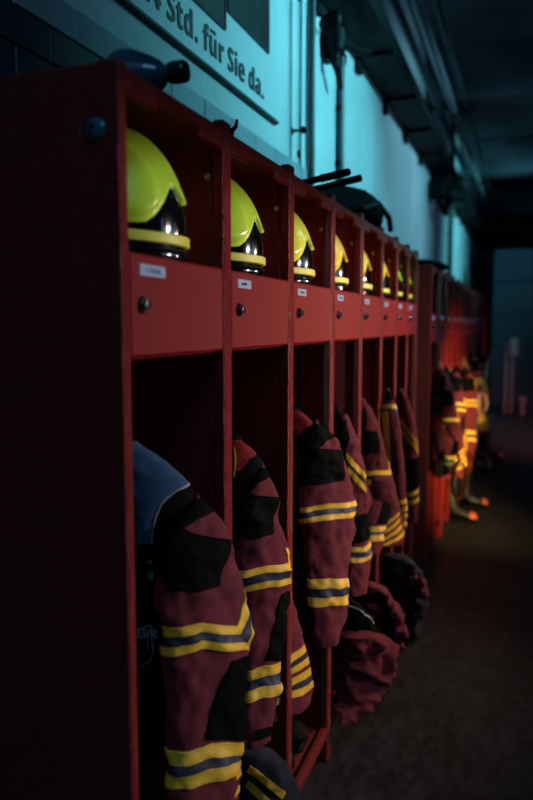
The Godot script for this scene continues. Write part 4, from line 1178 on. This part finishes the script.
# ---------- things on and beside the lockers ----------
func loose_things() -> void:
	# bottle lying on the first locker, neck to the hall
	var t := thing("plastic_bottle", "dark blue plastic bottle lying on top of the nearest locker", "bottle", Vector3(-0.14, 1.775, -1.14))
	var st := begin()
	lathe(st, Vector3(0.0, 0.05, 0), Vector3.RIGHT, [[0.0, 0.004], [0.03, 0.0], [0.042, 0.006], [0.048, 0.018], [0.0485, 0.03], [0.044, 0.048], [0.033, 0.074], [0.022, 0.092], [0.0145, 0.1], [0.0135, 0.106], [0.017, 0.108], [0.017, 0.111], [0.0, 0.112]], 28)
	obj("bottle_body", st, M.bottle_plastic, t)
	st = begin()
	lathe(st, Vector3(0.111, 0.05, 0), Vector3.RIGHT, [[0.0, 0.0], [0.0175, 0.0], [0.0185, 0.004], [0.0185, 0.024], [0.0165, 0.028], [0.0, 0.028]], 24)
	obj("bottle_cap", st, M.bottle_cap, t)
	# clip on the roof edge by the second post
	t = thing("wire_clip", "small bent dark clip on the roof edge beside the second post", "clip", Vector3(-0.01, 1.773, -1.36))
	st = begin()
	tube(st, [Vector3(0, 0.0, 0), Vector3(0, 0.012, -0.004), Vector3(0.004, 0.02, -0.012), Vector3(0.004, 0.034, -0.016)], [0.004, 0.005, 0.004, 0.003], 8)
	obj("clip_wire", st, M.rubber, t)
	# suction hook on the end panel
	t = thing("suction_hook", "small round teal suction hook on the dark end panel", "hook", Vector3(-0.039, 1.68, -0.9213))
	st = begin()
	lathe(st, Vector3.ZERO, Vector3.BACK, [[0.0165, 0.0], [0.016, 0.002], [0.012, 0.0045], [0.0125, 0.006], [0.008, 0.008], [0.0, 0.0085]], 24)
	obj("suction_cup", st, M.suction, t)
	st = begin()
	tube(st, [Vector3(0, 0.004, 0.008), Vector3(0, 0.0, 0.016), Vector3(0.005, -0.004, 0.02), Vector3(0.008, 0.004, 0.022)], 0.0022, 8)
	obj("hook_wire", st, M.chrome, t)
	st = begin()
	var arc := []
	for i in 7:
		arc.append(Vector3(-0.022 - 0.006 * sin(i / 6.0 * 1.4), 0.012 - i * 0.004, 0.0015))
	tube(st, arc, 0.0012, 6)
	obj("loop_thread", st, M.suction, t)
	# bag on the third to fifth locker with two tool handles on it
	t = thing("duffel_bag", "black soft bag lying on top of the third to fifth lockers", "bag", Vector3(-0.22, 1.773, -2.98))
	st = begin()
	var rows := []
	var bn := FastNoiseLite.new()
	bn.frequency = 7.0; bn.seed = 4
	for i in 25:
		var e := i / 24.0
		var ring := PackedVector3Array()
		var prof := pow(sin(clampf(e * PI, 0.0, PI)), 0.45)
		for j in 36:
			var a := TAU * j / 36
			var y := maxf(sin(a), -0.62) * 0.085 * prof + 0.053
			var p := Vector3(cos(a) * 0.19 * prof, y + 0.055 * smoothstep(0.0, 0.45, e) * (1.0 - smoothstep(0.55, 1.0, e)) * (1.0 if y > 0.0 else 0.0) * prof, 0.42 - e * 0.84)
			if p.y > 0.004:
				p += Vector3(p.x, p.y, 0).normalized() * 0.014 * bn.get_noise_3dv(p)
			ring.append(p)
		rows.append(ring)
	sheet(st, rows, true, func(p: Vector3) -> Vector3: return Vector3(p.x, p.y - 0.05, 0.1 * p.z))
	obj("bag_body", st, M.bag_cloth, t)
	st = begin()
	tube(st, [Vector3(0.17, 0.06, 0.25), Vector3(0.19, 0.1, 0.1), Vector3(0.17, 0.13, -0.05), Vector3(0.19, 0.09, -0.2), Vector3(0.18, 0.05, -0.3)], 0.012, 8)
	obj("strap", st, M.rubber, t)
	for q in [[Vector3(-0.3, 1.800, -2.15), Vector3(0.0, 1.889, -2.322), "lower"], [Vector3(-0.2, 1.838, -2.36), Vector3(0.005, 1.897, -2.47), "upper"]]:
		t = thing("tool_handle", "black bar sticking out over the locker roofs, %s of two beside the black bag" % ("nearer" if q[2] == "lower" else "farther"), "bar", q[0], "two bars on the locker roofs")
		st = begin()
		var d: Vector3 = q[1] - q[0]
		tube(st, [Vector3.ZERO, d * 0.5, d * 0.97, d], [0.01, 0.0105, 0.0105, 0.008], 12)
		obj("bar", st, M.rubber, t)
		st = begin()
		tube(st, [d * 0.72, d * 0.99], 0.0125, 12)
		obj("grip", st, M.rubber, t)
	# bag on the far row's first lockers
	t = thing("folded_tarp", "dark folded cloth lying on the near end of the far locker row", "cloth", Vector3(-0.08, 1.717, -4.3))
	st = begin()
	rows = []
	for i in 17:
		var e := i / 16.0
		var ring := PackedVector3Array()
		var pr := pow(sin(clampf(e, 0.02, 0.98) * PI), 0.35)
		for j in 28:
			var a := TAU * j / 28
			var p := Vector3(cos(a) * 0.19 * pr, maxf(sin(a), -0.5) * 0.035 * pr + 0.0185, 0.36 - e * 0.72)
			p.y += 0.008 * bn.get_noise_3dv(p * 2.0) * (1.0 if sin(a) > 0.0 else 0.0)
			ring.append(p)
		rows.append(ring)
	sheet(st, rows, true, func(p: Vector3) -> Vector3: return Vector3(p.x, p.y - 0.02, 0.1 * p.z))
	obj("cloth", st, M.bag_cloth, t)
	# webbing loops hanging low from the far coats
	for q in [[Vector3(0.22, 0.68, -4.3), 0.06, 0.085, "larger"], [Vector3(0.225, 0.64, -4.05), 0.04, 0.1, "smaller"]]:
		t = thing("webbing_loop", "orange webbing strap loop hanging low before the far jackets, %s of two" % q[3], "strap", q[0], "webbing loops")
		st = begin()
		rows = []
		for i in 33:
			var a := TAU * i / 32.0
			var c := Vector3(sin(a) * q[1] * 0.8, -q[2] + cos(a) * q[2], -sin(a) * q[1] * 0.6 - cos(a) * 0.03)
			var ring := PackedVector3Array()
			for w in [[-0.022, -0.003], [0.022, -0.003], [0.022, 0.003], [-0.022, 0.003]]:
				ring.append(c + Vector3(0.35, 0, 0.94) * w[0] + Vector3(sin(a), cos(a), 0) * w[1])
			rows.append(ring)
		var q1: float = q[1]
		var q2: float = q[2]
		sheet(st, rows, true, func(p: Vector3) -> Vector3: return Vector3(p.x, p.y + q2, p.z) + Vector3(0.001, 0, 0))
		obj("webbing", st, M.orange_web, t)
		st = begin()
		tube(st, [Vector3(0, 0.0, -0.02), Vector3(-0.03, 0.12, -0.02), Vector3(-0.16, 0.32, -0.02)], 0.006, 8)
		obj("cord", st, M.rubber, t)
	# coiled hose
	t = thing("hose_coil", "pale rolled hose hanging before the far jackets", "hose", Vector3(0.235, 0.8, -5.75))
	st = begin()
	var pts := []
	for i in 90:
		var a := i / 89.0 * TAU * 4.0
		var r := 0.03 + 0.052 * i / 89.0
		pts.append(Vector3(sin(a) * r * 0.6, cos(a) * r, sin(a) * r * 0.8))
	tube(st, pts, 0.009, 8)
	lathe(st, Vector3(-0.004, 0, 0.003), Vector3(0.8, 0, 0.6), [[0.0, 0.0], [0.08, 0.0], [0.08, 0.008], [0.0, 0.008]], 24)
	obj("hose", st, M.pale_hose, t)
	st = begin()
	tube(st, [Vector3(0, 0.08, 0), Vector3(-0.04, 0.2, 0), Vector3(-0.1, 0.3, 0)], 0.005, 6)
	obj("hanger", st, M.rubber, t)
	# poles leaning on the far row
	for q in [[Vector3(0.1, 0.02, -6.02), Vector3(0.27, 1.24, -6.3), "nearer"], [Vector3(0.1, 0.02, -6.42), Vector3(0.25, 1.26, -6.78), "farther"]]:
		t = thing("leaning_pole", "thin grey pole leaning out of the far locker row, %s of two" % q[2], "pole", q[0], "poles leaning on the far lockers")
		st = begin()
		var d: Vector3 = q[1] - q[0]
		tube(st, [Vector3.ZERO, d * 0.5, d], 0.01, 10)
		obj("shaft", st, M.pipe_paint, t)
		st = begin()
		tube(st, [d * 0.9, d * 1.0], 0.014, 10)
		obj("grip", st, M.rubber, t)
	# boots on the floor before the far row
	for k in 5:
		boot(Vector3([0.12, 0.1, 0.2, 0.16, 0.1][k], 0, [-7.1, -7.45, -7.75, -5.6, -5.2][k]), [0.3, -0.2, 0.1, 0.4, 0.0][k], "black fire boot with orange toe cap before the far lockers, %s from the hall's end" % ["third", "second", "first", "fourth", "fifth"][k], "boots before the far lockers")
	for k in 6:
		var z: float = [-1.03, -1.2, -1.86, -2.0, -2.27, -2.4][k]
		boot(Vector3(-0.2, 0.106, z), 0.0, "black fire boot on the base shelf, %s counted from the end panel" % ORD[k], "boots on the base shelves")
	# stanchion by the gate
	t = thing("stanchion", "pale twin-tube stand with a box on top, before the far gate", "stand", Vector3(0.305, 0, -11.7))
	for dx in [-0.045, 0.045]:
		st = begin()
		tube(st, [Vector3(dx, 0.0, 0), Vector3(dx, 0.5, 0), Vector3(dx, 1.12, 0)], 0.02, 12)
		obj("tube", st, M.pale_hose, t)
	st = begin()
	cbox(st, Vector3(0.06, 1.06, 0.03), Vector3(0.11, 0.26, 0.08), 0.01)
	obj("box", st, M.pale_hose, t)
	st = begin()
	cbox(st, Vector3(0, 0.012, 0), Vector3(0.3, 0.024, 0.24), 0.006)
	obj("foot", st, M.steel_dark, t)
	t = thing("floor_cone", "small pale block on the floor right of the twin-tube stand", "block", Vector3(0.52, 0, -11.75))
	st = begin()
	cbox(st, Vector3(0, 0.11, 0), Vector3(0.07, 0.22, 0.07), 0.015)
	cbox(st, Vector3(0, 0.25, 0), Vector3(0.13, 0.09, 0.09), 0.025)
	obj("block", st, M.pale_hose, t)

func boot(at: Vector3, turn: float, label: String, group: String) -> void:
	var t := thing("fire_boot", label, "boot", at, group)
	t.rotation.y = turn
	var st := begin()
	var rows := []
	# foot then shaft, rings along the boot's axis
	for q in [[0.16, 0.035, 0.005, 0.005], [0.155, 0.038, 0.03, 0.022], [0.12, 0.042, 0.045, 0.034], [0.06, 0.055, 0.047, 0.048], [0.01, 0.07, 0.045, 0.062]]:
		var ring := PackedVector3Array()
		for j in 20:
			var a := TAU * j / 20
			ring.append(Vector3(q[0], q[1] + sin(a) * q[3] * (1.0 if sin(a) > 0 else 0.6), cos(a) * q[2]))
		rows.append(ring)
	for q in [[-0.015, 0.1, 0.06], [-0.03, 0.16, 0.056], [-0.03, 0.24, 0.058], [-0.03, 0.31, 0.062], [-0.03, 0.312, 0.052], [-0.03, 0.25, 0.05]]:
		var ring := PackedVector3Array()
		for j in 20:
			var a := TAU * j / 20
			ring.append(Vector3(q[0] - sin(a) * q[2], q[1], cos(a) * q[2] * 0.9))
		rows.append(ring)
	sheet(st, rows, true, func(p: Vector3) -> Vector3: return (p - Vector3(clampf(p.x, -0.03, 0.14), 0.05, 0)) if p.y < 0.09 else Vector3(p.x + 0.03, 0, p.z))
	obj("upper", st, M.boot_rubber, t)
	st = begin()
	cbox(st, Vector3(0.035, 0.011, 0), Vector3(0.25, 0.022, 0.088), 0.009)
	obj("sole", st, M.rubber, t)
	st = begin()
	rows = []
	for q in [[0.167, 0.035, 0.004, 0.004], [0.158, 0.038, 0.032, 0.024], [0.13, 0.041, 0.045, 0.035], [0.115, 0.043, 0.046, 0.037], [0.114, 0.043, 0.04, 0.03]]:
		var ring := PackedVector3Array()
		for j in 20:
			var a := TAU * j / 20
			ring.append(Vector3(q[0], q[1] + sin(a) * q[3] * (1.0 if sin(a) > 0 else 0.55), cos(a) * q[2]))
		rows.append(ring)
	sheet(st, rows, true, func(p: Vector3) -> Vector3: return p - Vector3(0.11, 0.04, 0))
	obj("toe_cap", st, M.toe_cap if at.x > 0.0 else M.rubber, t)

func _ready() -> void:
	materials()
	camera_and_light()
	hall()
	wall_sign()
	wall_stuff()
	lockers()
	helmets()
	clothes()
	loose_things()
